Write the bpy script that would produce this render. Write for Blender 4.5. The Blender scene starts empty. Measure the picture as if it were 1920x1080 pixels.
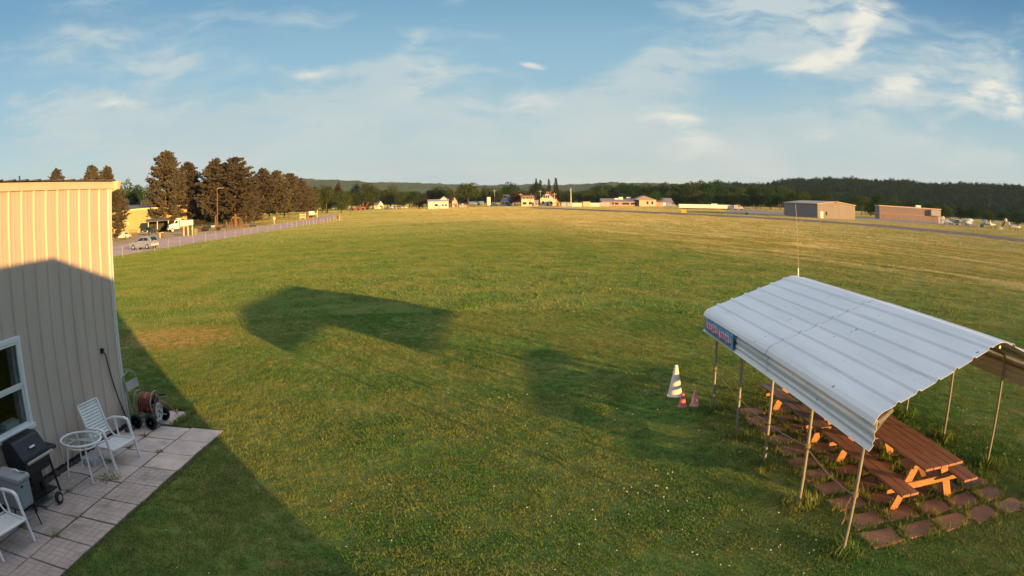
import bpy, bmesh, math, random
from mathutils import Vector, Matrix, Euler
random.seed(7)
S = bpy.context.scene
COL = S.collection
PI = math.pi
CAMZ = 3.9
FA, FB, PITCH, ROLL = .7437, .1128, .1236, -.0147       # the lens of the camera, its tilt and roll
SUN_AZ, SUN_EL = math.radians(-39.0), math.radians(5.3)  # where the sunlight travels to, and how high the sun stands

# ------------------------------------------------------------------ camera
def ray(px, py):
    """direction in the world of a point of the 1920x1080 photograph"""
    x, y = (px - 960) / 1000., -(py - 540) / 1000.
    r = math.hypot(x, y); th = FA * r * (1 + FB * r * r)
    s = math.sin(th) / max(r, 1e-9)
    return cam_to_world(Vector((x * s, y * s, -math.cos(th))))
def cam_to_world(d):
    c, s = math.cos(ROLL), math.sin(ROLL)
    d = Vector((c * d.x - s * d.y, s * d.x + c * d.y, d.z))
    cp, sp = math.cos(PITCH), math.sin(PITCH)
    fx, fy, fz = d.x, -d.z, d.y
    return Vector((fx, fy * cp + fz * sp, -fy * sp + fz * cp))
def at(px, D):
    """point of the ground D metres away in the direction of a column of the photograph (near the horizon)"""
    d = ray(px, 400); h = math.hypot(d.x, d.y)
    return Vector((d.x / h * D, d.y / h * D, 0))
def hz(px, py, D):
    """height of something seen at px, py and D metres away"""
    d = ray(px, py); return CAMZ + D * d.z / math.hypot(d.x, d.y)
def wid(px0, px1, D):
    a = at(px0, D); b = at(px1, D); return (a - b).length

cd = bpy.data.cameras.new('camera'); cam = bpy.data.objects.new('camera', cd); COL.objects.link(cam)
S.camera = cam
cd.type = 'PANO'; cd.sensor_width = 36; cd.sensor_height = 20.25; cd.clip_start = .05; cd.clip_end = 20000
q = 1920 / 36 / 1000.
cc = cd.cycles if hasattr(cd, 'cycles') else cd
for tgt in (cd, cc):
    try:
        tgt.panorama_type = 'FISHEYE_LENS_POLYNOMIAL'
        tgt.fisheye_fov = math.radians(200)
        tgt.fisheye_polynomial_k0 = 0; tgt.fisheye_polynomial_k1 = -FA * q
        tgt.fisheye_polynomial_k2 = 0; tgt.fisheye_polynomial_k3 = -FA * FB * q ** 3; tgt.fisheye_polynomial_k4 = 0
        break
    except Exception as e:
        pass
ax = [cam_to_world(Vector(v)) for v in ((1, 0, 0), (0, 1, 0), (0, 0, 1))]
mw = Matrix((ax[0], ax[1], ax[2])).transposed().to_4x4(); mw.translation = (0, 0, CAMZ)
cam.matrix_world = mw

# ------------------------------------------------------------------ materials
def nd(nt, t, **kw):
    n = nt.nodes.new(t)
    for k, v in kw.items():
        if k in n.inputs: n.inputs[k].default_value = v
        else: setattr(n, k, v)
    return n
def lk(nt, a, b): nt.links.new(a, b)
def c4(c): return (c[0], c[1], c[2], 1)
def newmat(name):
    m = bpy.data.materials.new(name); m.use_nodes = True; nt = m.node_tree; nt.nodes.clear()
    out = nt.nodes.new('ShaderNodeOutputMaterial'); return m, nt, out
def mixc(nt, fac, a, b, mode='MIX'):
    n = nt.nodes.new('ShaderNodeMix'); n.data_type = 'RGBA'; n.blend_type = mode
    for i, v in ((0, fac), (6, a), (7, b)):
        if isinstance(v, (int, float)): n.inputs[i].default_value = v
        elif isinstance(v, tuple): n.inputs[i].default_value = v
        else: nt.links.new(v, n.inputs[i])
    return n.outputs[2]
def math1(nt, op, a, b=None, clamp=False):
    n = nt.nodes.new('ShaderNodeMath'); n.operation = op; n.use_clamp = clamp
    for i, v in ((0, a), (1, b)):
        if v is None: continue
        if isinstance(v, (int, float)): n.inputs[i].default_value = v
        else: nt.links.new(v, n.inputs[i])
    return n.outputs[0]
def smooth(nt, v, a, b, lo=0., hi=1.):
    n = nt.nodes.new('ShaderNodeMapRange'); n.interpolation_type = 'SMOOTHSTEP'
    n.inputs[1].default_value = a; n.inputs[2].default_value = b; n.inputs[3].default_value = lo; n.inputs[4].default_value = hi
    nt.links.new(v, n.inputs[0]); return n.outputs[0]
def noise(nt, vec, scale, detail=3, rough=.55):
    n = nd(nt, 'ShaderNodeTexNoise', Scale=scale, Detail=detail, Roughness=rough)
    if vec is not None: nt.links.new(vec, n.inputs['Vector'])
    return n.outputs[0]
def mapping(nt, vec, loc=(0, 0, 0), rot=(0, 0, 0), sc=(1, 1, 1), typ='POINT'):
    n = nt.nodes.new('ShaderNodeMapping'); n.vector_type = typ
    n.inputs[1].default_value = loc; n.inputs[2].default_value = rot; n.inputs[3].default_value = sc
    nt.links.new(vec, n.inputs[0]); return n.outputs[0]

MATS = {}
def mat(name, col, rough=.6, metal=0., var=.18, scale=4., dirt=None, dirt_scale=2., dirt_lo=.55, bump=0., bump_scale=40., spec=.4, stretch=(1, 1, 1), coat=0.):
    """a surface of one colour with noise variation, stains and a little relief"""
    if name in MATS: return MATS[name]
    m, nt, out = newmat(name)
    tc = nt.nodes.new('ShaderNodeTexCoord'); v = mapping(nt, tc.outputs['Object'], sc=stretch)
    n1 = noise(nt, v, scale, 5)
    lo = tuple(c * (1 - var) for c in col); hi = tuple(min(1, c * (1 + var)) for c in col)
    c = mixc(nt, smooth(nt, n1, .3, .7), c4(lo), c4(hi))
    if dirt:
        n2 = noise(nt, v, dirt_scale, 6, .65)
        c = mixc(nt, smooth(nt, n2, dirt_lo, dirt_lo + .16), c, c4(dirt))
    b = nd(nt, 'ShaderNodeBsdfPrincipled', Roughness=rough, Metallic=metal)
    b.inputs['Specular IOR Level'].default_value = spec
    if coat: b.inputs['Coat Weight'].default_value = coat
    lk(nt, c, b.inputs['Base Color'])
    if bump:
        bn = nt.nodes.new('ShaderNodeBump'); bn.inputs['Strength'].default_value = bump; bn.inputs['Distance'].default_value = .02
        lk(nt, noise(nt, v, bump_scale, 4), bn.inputs['Height']); lk(nt, bn.outputs[0], b.inputs['Normal'])
    lk(nt, b.outputs[0], out.inputs[0]); MATS[name] = m
    return m

# ------------------------------------------------------------------ mesh helper
class MB:
    def __init__(s): s.v = []; s.f = []
    def add(s, vs, fs):
        o = len(s.v); s.v += [Vector(v) for v in vs]; s.f += [tuple(i + o for i in f) for f in fs]; return s
    def bx(s, x0, x1, y0, y1, z0, z1):
        return s.add([(x, y, z) for z in (z0, z1) for x, y in ((x0, y0), (x1, y0), (x1, y1), (x0, y1))],
                     [(3, 2, 1, 0), (4, 5, 6, 7), (0, 1, 5, 4), (1, 2, 6, 5), (2, 3, 7, 6), (3, 0, 4, 7)])
    def box(s, c, d, rot=(0, 0, 0)):
        R = Euler(rot).to_matrix(); c = Vector(c)
        vs = [c + R @ Vector((sx * d[0] / 2, sy * d[1] / 2, sz * d[2] / 2)) for sz in (-1, 1) for sx, sy in ((-1, -1), (1, -1), (1, 1), (-1, 1))]
        return s.add(vs, [(3, 2, 1, 0), (4, 5, 6, 7), (0, 1, 5, 4), (1, 2, 6, 5), (2, 3, 7, 6), (3, 0, 4, 7)])
    def beam(s, a, b, w, h, up=(0, 0, 1)):
        """a straight rectangular bar from a to b, w wide and h deep (towards up)"""
        a, b = Vector(a), Vector(b); t = (b - a).normalized(); u = Vector(up); side = t.cross(u).normalized(); u = side.cross(t).normalized()
        vs = [p + side * sx * w / 2 + u * sy * h / 2 for p in (a, b) for sx, sy in ((-1, -1), (1, -1), (1, 1), (-1, 1))]
        return s.add(vs, [(3, 2, 1, 0), (4, 5, 6, 7), (0, 1, 5, 4), (1, 2, 6, 5), (2, 3, 7, 6), (3, 0, 4, 7)])
    def tube(s, pts, r, n=8, closed=False, r1=None):
        pts = [Vector(p) for p in pts]; N = len(pts); o = len(s.v)
        prev = None
        for i, p in enumerate(pts):
            if closed: t = pts[(i + 1) % N] - pts[i - 1]
            else: t = pts[min(i + 1, N - 1)] - pts[max(i - 1, 0)]
            t.normalize()
            if prev is None:
                a = Vector((0, 0, 1)) if abs(t.z) < .9 else Vector((1, 0, 0)); u = t.cross(a).normalized()
            else:
                u = (prev - t * prev.dot(t)).normalized()
            prev = u; w = t.cross(u)
            rr = r if r1 is None else r + (r1 - r) * i / max(N - 1, 1)
            s.v += [p + (u * math.cos(2 * PI * k / n) + w * math.sin(2 * PI * k / n)) * rr for k in range(n)]
        for i in range(N if closed else N - 1):
            j = (i + 1) % N
            s.f += [(o + i * n + k, o + i * n + (k + 1) % n, o + j * n + (k + 1) % n, o + j * n + k) for k in range(n)]
        if not closed:
            s.f += [tuple(o + k for k in reversed(range(n))), tuple(o + (N - 1) * n + k for k in range(n))]
        return s
    def lathe(s, prof, c=(0, 0, 0), n=20, axis='z'):
        o = len(s.v); c = Vector(c); P = len(prof)
        for r, h in prof:
            for k in range(n):
                a = 2 * PI * k / n; p = (r * math.cos(a), r * math.sin(a), h)
                if axis == 'x': p = (p[2], p[0], p[1])
                if axis == 'y': p = (p[1], p[2], p[0])
                s.v.append(c + Vector(p))
        for i in range(P - 1):
            s.f += [(o + i * n + k, o + i * n + (k + 1) % n, o + (i + 1) * n + (k + 1) % n, o + (i + 1) * n + k) for k in range(n)]
        s.f += [tuple(o + k for k in reversed(range(n))), tuple(o + (P - 1) * n + k for k in range(n))]
        return s
    def prism(s, poly, a, b, axis='y'):
        """closed outline poly (two coordinates) swept from a to b along axis"""
        def P(p, t):
            return {'x': (t, p[0], p[1]), 'y': (p[0], t, p[1]), 'z': (p[0], p[1], t)}[axis]
        n = len(poly)
        return s.add([P(p, a) for p in poly] + [P(p, b) for p in poly],
                     [tuple(reversed(range(n))), tuple(range(n, 2 * n))] + [(i, (i + 1) % n, n + (i + 1) % n, n + i) for i in range(n)])
    def sheet(s, poly, a, b, th, axis='y'):
        """an open outline poly swept along an axis, th thick"""
        n = len(poly); off = []
        for i in range(n):
            p0 = poly[max(i - 1, 0)]; p1 = poly[min(i + 1, n - 1)]; dx, dy = p1[0] - p0[0], p1[1] - p0[1]; L = math.hypot(dx, dy) or 1
            off.append((poly[i][0] + dy / L * th, poly[i][1] - dx / L * th))
        A, B = poly, off
        def P(p, t):
            return {'x': (t, p[0], p[1]), 'y': (p[0], t, p[1]), 'z': (p[0], p[1], t)}[axis]
        n = len(A); vs = [P(p, t) for L in (A, B) for t in (a, b) for p in L]  # A@a, A@b, B@a, B@b
        fs = []
        for i in range(n - 1):
            fs += [(i, i + 1, n + i + 1, n + i), (2 * n + i, 3 * n + i, 3 * n + i + 1, 2 * n + i + 1),
                   (i, 2 * n + i, 2 * n + i + 1, i + 1), (n + i, n + i + 1, 3 * n + i + 1, 3 * n + i)]
        fs += [(0, n, 3 * n, 2 * n), (n - 1, 3 * n - 1, 4 * n - 1, 2 * n - 1)]
        return s.add(vs, fs)
    def build(s, name, m, parent=None, smooth=False, bevel=0, loc=None, recalc=True):
        me = bpy.data.meshes.new(name); me.from_pydata([tuple(v) for v in s.v], [], s.f); me.update()
        if recalc or bevel:
            bm = bmesh.new(); bm.from_mesh(me)
            if recalc: bmesh.ops.recalc_face_normals(bm, faces=bm.faces)
            if bevel: bmesh.ops.bevel(bm, geom=list(bm.edges), offset=bevel, segments=1, affect='EDGES', profile=.5)
            bm.to_mesh(me); bm.free()
        if smooth:
            me.shade_smooth()
        if m is not None: me.materials.append(m)
        o = bpy.data.objects.new(name, me); COL.objects.link(o)
        if parent is not None: o.parent = parent
        if loc is not None: o.location = loc
        return o
def arc(c, r, a0, a1, n, plane='xz', k=1.):
    out = []
    for i in range(n + 1):
        a = a0 + (a1 - a0) * i / n; u, w = r * math.cos(a), r * k * math.sin(a)
        out.append({'xz': (c[0] + u, c[1], c[2] + w), 'yz': (c[0], c[1] + u, c[2] + w), 'xy': (c[0] + u, c[1] + w, c[2])}[plane])
    return out
def rounded(pts, r, n=4):
    """a polyline whose inner corners are rounded"""
    pts = [Vector(p) for p in pts]; out = [pts[0]]
    for i in range(1, len(pts) - 1):
        p = pts[i]; a = pts[i - 1] - p; b = pts[i + 1] - p; d = min(r, a.length * .45, b.length * .45)
        A = p + a.normalized() * d; B = p + b.normalized() * d
        for k in range(n + 1):
            t = k / n; out.append(A * (1 - t) ** 2 + p * 2 * t * (1 - t) + B * t * t)
    out.append(pts[-1]); return out
def tag(o, label=None, cat=None, group=None, kind=None):
    if label: o['label'] = label
    if cat: o['category'] = cat
    if group: o['group'] = group
    if kind: o['kind'] = kind
    return o
def thing(name, label, cat, loc=(0, 0, 0), rz=0, group=None, scale=1):
    o = bpy.data.objects.new(name, None); COL.objects.link(o); o.empty_display_size = .2
    o.location = loc; o.rotation_euler = (0, 0, rz); o.scale = (scale,) * 3 if isinstance(scale, (int, float)) else scale
    return tag(o, label, cat, group)
def dup(root, loc=None, rz=None, label=None, group=None, scale=None):
    def cp(o, p):
        c = o.copy(); COL.objects.link(c); c.parent = p
        for ch in list(o.children): cp(ch, c)
        return c
    r = cp(root, None)
    if loc is not None: r.location = loc
    if rz is not None: r.rotation_euler = (0, 0, rz)
    if scale is not None: r.scale = scale if isinstance(scale, tuple) else (scale,) * 3
    if label: r['label'] = label
    if group: r['group'] = group
    return r
def strip(name, left, right, z, m, kind='structure'):
    """a ribbon of ground between two rows of points"""
    b = MB(); n = len(left)
    b.add([(p[0], p[1], z) for p in left] + [(p[0], p[1], z) for p in right], [(i, n + i, n + i + 1, i + 1) for i in range(n - 1)])
    o = b.build(name, m); 
    for p in o.data.polygons:
        if p.normal.z < 0: o.data.flip_normals(); break
    return tag(o, kind=kind)

# ------------------------------------------------------------------ the colour of the field, shared by soil and grass
def field_color(nt, soil=False):
    g = nt.nodes.new('ShaderNodeNewGeometry'); P = g.outputs['Position']
    P = mapping(nt, P, sc=(1, 1, 0))
    sep = nt.nodes.new('ShaderNodeSeparateXYZ'); lk(nt, P, sep.inputs[0]); X, Y = sep.outputs[0], sep.outputs[1]
    rot = mapping(nt, P, rot=(0, 0, math.radians(-21)))             # x across, y along the mowing
    n_big = noise(nt, P, .07, 4); n_mid = noise(nt, P, .30, 6, .66); n_small = noise(nt, P, 3.2, 4, .6)
    n_str = noise(nt, mapping(nt, rot, sc=(1, .1, 1)), .8, 4, .6)
    n_str2 = noise(nt, mapping(nt, rot, sc=(1, .045, 1)), .28, 4, .6)
    n_str3 = noise(nt, mapping(nt, rot, sc=(.12, 1, 1)), .10, 4, .6)
    # distance beyond the edge of the drier hay field
    d = math1(nt, 'SUBTRACT', math1(nt, 'ADD', math1(nt, 'MULTIPLY', X, .966), math1(nt, 'MULTIPLY', Y, .255)), 30.)
    d = math1(nt, 'ADD', d, math1(nt, 'MULTIPLY', math1(nt, 'SUBTRACT', n_mid, .5), 9.))
    dry = smooth(nt, d, -13., 14.)
    far = smooth(nt, Y, 60., 150.)
    green = mixc(nt, smooth(nt, n_mid, .38, .60), c4(GREEN_A), c4(GREEN_B))
    green = mixc(nt, smooth(nt, n_small, .42, .75, 0, .55), green, c4(GREEN_C))
    straw = mixc(nt, smooth(nt, n_str, .44, .57), c4(HAY_A), c4(HAY_B))
    straw = mixc(nt, smooth(nt, n_str2, .4, .6, 0, .75), straw, c4(HAY_A))
    fac = math1(nt, 'MULTIPLY', dry, smooth(nt, n_big, .25, .6, .62, 1.))
    c = mixc(nt, fac, green, straw)
    c = mixc(nt, math1(nt, 'MULTIPLY', far, smooth(nt, n_str3, .38, .62, .10, .62)), c, c4(HAY_C))
    # worn brownish patches in the lawn
    n_p = noise(nt, mapping(nt, P, loc=(3.1, 7.7, 0)), .55, 5, .62)
    worn = smooth(nt, n_p, .60, .74, 0, .6)
    near = smooth(nt, Y, 12., 40., 1., .35)
    c = mixc(nt, math1(nt, 'MULTIPLY', worn, near), c, c4(WORN))
    # bare patch by the corner of the metal building
    dx = math1(nt, 'DIVIDE', math1(nt, 'ADD', X, 10.9), 2.6); dy = math1(nt, 'DIVIDE', math1(nt, 'SUBTRACT', Y, 19.8), 2.3)
    rr = math1(nt, 'ADD', math1(nt, 'MULTIPLY', dx, dx), math1(nt, 'MULTIPLY', dy, dy))
    rr = math1(nt, 'ADD', rr, math1(nt, 'MULTIPLY', math1(nt, 'SUBTRACT', n_mid, .5), 2.))
    c = mixc(nt, math1(nt, 'MULTIPLY', smooth(nt, rr, 1.3, .1, 0, .9), smooth(nt, n_small, .35, .6, .2, 1.)), c, c4(WORN))
    return c
GREEN_A = (.108, .205, .048); GREEN_B = (.200, .238, .066); GREEN_C = (.30, .27, .09)
HAY_A = (.30, .27, .08); HAY_B = (.66, .52, .25); HAY_C = (.50, .42, .20); WORN = (.42, .29, .13)

def ground_mat():
    m, nt, out = newmat('field_soil')
    c = field_color(nt, True)
    c = mixc(nt, .25, c, c4((.06, .07, .02)))
    b = nd(nt, 'ShaderNodeBsdfDiffuse', Roughness=1.0); lk(nt, c, b.inputs[0])
    bn = nt.nodes.new('ShaderNodeBump'); bn.inputs['Strength'].default_value = .8; bn.inputs['Distance'].default_value = .05
    g = nt.nodes.new('ShaderNodeNewGeometry'); lk(nt, noise(nt, g.outputs['Position'], 9., 5, .7), bn.inputs['Height']); lk(nt, bn.outputs[0], b.inputs[1 + 1])
    lk(nt, b.outputs[0], out.inputs[0]); return m
def grass_mat():
    m, nt, out = newmat('grass_blades')
    c = field_color(nt)
    at_ = nt.nodes.new('ShaderNodeAttribute'); at_.attribute_name = 'tone'
    hs = nt.nodes.new('ShaderNodeHueSaturation'); lk(nt, c, hs.inputs['Color'])
    lk(nt, smooth(nt, at_.outputs['Fac'], 0., 1., .78, 1.5), hs.inputs['Value'])
    c2 = mixc(nt, smooth(nt, at_.outputs['Fac'], .82, .95, 0, .35), hs.outputs[0], c4((.30, .26, .09)))
    d = nd(nt, 'ShaderNodeBsdfDiffuse', Roughness=.6); lk(nt, c2, d.inputs[0])
    t = nt.nodes.new('ShaderNodeBsdfTranslucent'); lk(nt, c2, t.inputs[0])
    mx = nt.nodes.new('ShaderNodeMixShader'); mx.inputs[0].default_value = .22
    lk(nt, d.outputs[0], mx.inputs[1]); lk(nt, t.outputs[0], mx.inputs[2]); lk(nt, mx.outputs[0], out.inputs[0]); return m
M_SOIL, M_GRASS = ground_mat(), grass_mat()

def scatter(name, tile, pts, m, label=None, tone=None, kind='stuff', upright=True):
    """ONE object of uncountable stuff: its mesh holds one clump and loose points; geometry nodes put the clump on every point"""
    nt_v = len(tile.v)
    me = bpy.data.meshes.new(name)
    me.from_pydata([tuple(v) for v in tile.v] + [p[:3] for p in pts], [], tile.f); me.update()
    a = me.attributes.new('pt', 'FLOAT', 'POINT'); a.data.foreach_set('value', [0.] * nt_v + [1.] * len(pts))
    a = me.attributes.new('sc', 'FLOAT', 'POINT'); a.data.foreach_set('value', [1.] * nt_v + [p[3] for p in pts])
    if tone is not None:
        a = me.attributes.new('tone', 'FLOAT', 'POINT'); a.data.foreach_set('value', list(tone) + [0.] * len(pts))
    me.materials.append(m)
    o = bpy.data.objects.new(name, me); COL.objects.link(o)
    ng = bpy.data.node_groups.new(name, 'GeometryNodeTree')
    ng.interface.new_socket('Geometry', in_out='INPUT', socket_type='NodeSocketGeometry')
    ng.interface.new_socket('Geometry', in_out='OUTPUT', socket_type='NodeSocketGeometry')
    N = ng.nodes; gi = N.new('NodeGroupInput'); go = N.new('NodeGroupOutput')
    at1 = N.new('GeometryNodeInputNamedAttribute'); at1.data_type = 'FLOAT'; at1.inputs[0].default_value = 'pt'
    cmpn = N.new('FunctionNodeCompare'); cmpn.data_type = 'FLOAT'; cmpn.operation = 'GREATER_THAN'; cmpn.inputs[1].default_value = .5
    ng.links.new(at1.outputs[0], cmpn.inputs[0])
    sepg = N.new('GeometryNodeSeparateGeometry'); sepg.domain = 'POINT'
    ng.links.new(gi.outputs[0], sepg.inputs[0]); ng.links.new(cmpn.outputs[0], sepg.inputs[1])
    iop = N.new('GeometryNodeInstanceOnPoints')
    ng.links.new(sepg.outputs[0], iop.inputs['Points']); ng.links.new(sepg.outputs[1], iop.inputs['Instance'])
    rv = N.new('FunctionNodeRandomValue'); rv.data_type = 'FLOAT_VECTOR'
    rv.inputs[0].default_value = (-.1, -.1, 0) if upright else (0, 0, 0); rv.inputs[1].default_value = (.1, .1, 2 * PI) if upright else (0, 0, 2 * PI)
    ng.links.new(rv.outputs[0], iop.inputs['Rotation'])
    at2 = N.new('GeometryNodeInputNamedAttribute'); at2.data_type = 'FLOAT'; at2.inputs[0].default_value = 'sc'
    ng.links.new(at2.outputs[0], iop.inputs['Scale'])
    ng.links.new(iop.outputs[0], go.inputs[0])
    md = o.modifiers.new('scatter', 'NODES'); md.node_group = ng
    return tag(o, label, None, None, kind)

# ================================================================== THE SETTING
b = MB(); R0 = 5200
rings = [(0, 0)] ; gv = []
b.add([(-R0, -R0, 0), (R0, -R0, 0), (R0, R0, 0), (-R0, R0, 0)], [(0, 1, 2, 3)])
tag(b.build('ground', M_SOIL), kind='structure')

M_ASPH = mat('asphalt', (.60, .37, .29), .9, var=.2, scale=.5, dirt=(.50, .32, .25), dirt_scale=.12, dirt_lo=.5, bump=.8)
M_RUN = mat('runway_asphalt', (.15, .105, .09), .9, var=.2, scale=.15, dirt=(.19, .14, .12), dirt_scale=.08, stretch=(1, .2, 1), bump=.5, bump_scale=12)
M_APRON = mat('apron_concrete', (.30, .235, .20), .9, var=.15, scale=.2, bump=.5, bump_scale=12)
M_DIRT = mat('yard_dirt', (.48, .29, .15), .95, var=.3, scale=.35, dirt=(.26, .22, .075), dirt_scale=.18, dirt_lo=.52, bump=.3)
road_n = [(-42.6, 30), (-42.4, 64), (-41.6, 82), (-41.4, 100), (-41.6, 124), (-43.5, 151), (-47, 187), (-55, 225), (-66, 262), (-84, 300)]
road_f = [(-62, 30), (-61, 64), (-60.5, 82), (-60, 107), (-55, 124), (-55, 150), (-60, 198), (-65, 231), (-71, 268), (-90, 310)]
strip('road', road_n, road_f, .012, M_ASPH)
strip('dirt_yard', [(-61.2, 30), (-60.7, 82), (-60.2, 107), (-56, 124), (-57, 150), (-61.5, 190)], [(-120, 30), (-125, 90), (-120, 140), (-115, 165), (-104, 180), (-96, 196)], .008, M_DIRT)
run_n = [(4, 330), (18, 262), (31, 212), (49, 166), (61, 141), (69, 121), (75, 99), (80, 78), (86, 52), (92, 20)]
run_f = [(12, 350), (29, 272), (42, 225), (60, 177), (73, 151), (82, 130), (89, 106), (95, 84), (101, 58), (107, 22)]
strip('runway', run_n, run_f, .012, M_RUN)
strip('apron', [(72, 232), (78, 196), (84, 178), (98, 171), (118, 165), (140, 160)], [(108, 330), (112, 260), (112, 215), (122, 205), (140, 215), (175, 225)], .010, M_APRON)

# ------------------------------------------------------------------ the metal building on the left
M_SIDING = mat('siding_paint', (.58, .47, .395), .45, var=.05, scale=1.5, dirt=(.50, .42, .35), dirt_scale=.7, dirt_lo=.58, stretch=(1, 1, .15))
def splash(m):
    nt = m.node_tree; b = [n for n in nt.nodes if n.type == 'BSDF_PRINCIPLED'][0]; src = b.inputs['Base Color'].links[0].from_socket
    g = nt.nodes.new('ShaderNodeNewGeometry'); sx = nt.nodes.new('ShaderNodeSeparateXYZ'); lk(nt, g.outputs['Position'], sx.inputs[0])
    n1 = noise(nt, mapping(nt, g.outputs['Position'], sc=(1, 3, 1)), 3., 6, .65)
    f = math1(nt, 'MULTIPLY', smooth(nt, sx.outputs[2], .75, .1), smooth(nt, n1, .36, .62))
    st = math1(nt, 'MULTIPLY', smooth(nt, noise(nt, mapping(nt, g.outputs['Position'], sc=(1, 5, .12)), 2., 5, .6), .55, .75), .28)
    c = mixc(nt, math1(nt, 'MULTIPLY', f, .6), src, c4((.20, .16, .12))); c = mixc(nt, st, c, c4((.33, .27, .22))); lk(nt, c, b.inputs['Base Color'])
splash(M_SIDING)
M_TRIM = mat('white_trim', (.74, .72, .66), .45, var=.05, scale=2, dirt=(.52, .48, .40), dirt_scale=2.5, dirt_lo=.62)
M_FASCIA = mat('cream_fascia', (.60, .53, .40), .5, var=.06, scale=2)
M_ROOFD = mat('dark_roof_metal', (.10, .075, .07), .5, var=.2, scale=1.2)
M_WHITE = mat('white_vinyl', (.78, .78, .76), .4, var=.04, scale=3)
M_BLACK = mat('black_plastic', (.012, .012, .013), .45, var=.2)
M_DARKIN = mat('dark_room', (.11, .10, .09), .9, var=.1)
def glass_mat(name, tint=(.9, .95, .95), refl=.12, dark=None):
    m, nt, out = newmat(name)
    gl = nd(nt, 'ShaderNodeBsdfGlossy', Roughness=.02); tr = nt.nodes.new('ShaderNodeBsdfTransparent'); tr.inputs[0].default_value = c4(tint)
    fr = nd(nt, 'ShaderNodeFresnel', IOR=1.5); mx = nt.nodes.new('ShaderNodeMixShader')
    g = nt.nodes.new('ShaderNodeNewGeometry'); front = math1(nt, 'SUBTRACT', 1., g.outputs['Backfacing']); lk(nt, math1(nt, 'MULTIPLY', front, math1(nt, 'ADD', fr.outputs[0], refl * .2)), mx.inputs[0]); lk(nt, tr.outputs[0], mx.inputs[1]); lk(nt, gl.outputs[0], mx.inputs[2]); lk(nt, mx.outputs[0], out.inputs[0]); return m
M_GLASS = glass_mat('window_glass', (.75, .8, .8)); M_TGLASS = glass_mat('table_glass', (.95, .975, .97), .45)
WX = -7.31; WY1 = 10.83
mb = thing('metal_building', 'cream ribbed metal building with a white corner trim and a white window', 'building', (WX, 5, 0))
def W(o):
    if o.parent is mb: o.matrix_parent_inverse = Matrix.Translation((-WX, -5, 0))
    return o
def siding(z0, z1, y0, y1, ph=7.54, pitch=.358):
    pts = [(WX, y0)]; y = ph - pitch * 40
    while y < y1:
        for dy, dx in ((-.034, 0), (-.016, .032), (.010, .032), (.026, 0), (.118, 0), (.130, .003), (.148, .003), (.16, 0), (.222, 0), (.234, .003), (.25, .003), (.262, 0)):
            if y0 < y + dy < y1: pts.append((WX + dx, y + dy))
        y += pitch
    pts.append((WX, y1)); return MB().sheet(pts, z0, z1, -.003 * -1, 'z')
wb = siding(.12, .95, -1.5, WY1 - .02); w2 = siding(.95, 2.36, 7.6, WY1 - .02); w3 = siding(2.36, 4.5, -1.5, WY1 - .02); w4 = siding(.95, 2.36, -1.5, 6.3)
for w in (w2, w3, w4): wb.add(w.v, w.f)
W(wb.build('wall', M_SIDING, mb))
# other faces of the building, closed behind
ob = MB(); ob.bx(WX - 10, WX - .05, WY1 - .06, WY1 - .02, .0, 4.5); ob.bx(WX - 10, WX - 9.95, -1.5, WY1 - .06, 0, 4.5); ob.bx(WX - 9.95, WX - .05, -1.5, -1.45, 0, 4.5)
W(ob.build('end_wall', M_SIDING, mb))
t = MB().bx(WX - .06, WX + .032, WY1 - .115, WY1 + .004, .06, 4.49); t.bx(WX - .16, WX - .06, WY1 - .012, WY1 + .004, .06, 4.49)
W(t.build('corner_trim', M_TRIM, mb))
f = MB().bx(WX - .02, WX + .05, -1.5, WY1 + .06, 4.485, 4.615)
W(f.build('fascia', M_FASCIA, mb, bevel=.006))
f = MB().prism([(WX - .02, 4.43), (WX + .13, 4.47), (WX + .16, 4.625), (WX - .02, 4.625)], WY1 + .065, WY1 + .19, 'y')
W(f.build('gutter_end', M_FASCIA, mb, bevel=.006))
pts = []
y = -1.5
while y < WY1 + .12:
    pts += [(y, 4.628), (y + .12, 4.628), (y + .15, 4.648), (y + .19, 4.648), (y + .22, 4.628)]; y += .358
r = MB(); n = len(pts)
r.add([(WX + .09, p[0], p[1]) for p in pts] + [(WX - 5, p[0], p[1] + .12) for p in pts] + [(WX + .09, p[0], p[1] + .012) for p in pts] + [(WX - 5, p[0], p[1] + .132) for p in pts],
      [(i, i + 1, n + i + 1, n + i) for i in range(n - 1)] + [(2 * n + i, 3 * n + i, 3 * n + i + 1, 2 * n + i + 1) for i in range(n - 1)] + [(i, 2 * n + i, 2 * n + i + 1, i + 1) for i in range(n - 1)])
r.bx(WX - 10.1, WX - 5, -1.5, WY1 + .1, 4.6, 4.75)
W(r.build('roof', M_ROOFD, mb))
W(MB().bx(WX - .05, WX - .012, -1.5, WY1 - .03, 0, .118).build('base', mat('dark_base', (.05, .04, .033), .9, var=.3, scale=8), mb))
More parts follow.
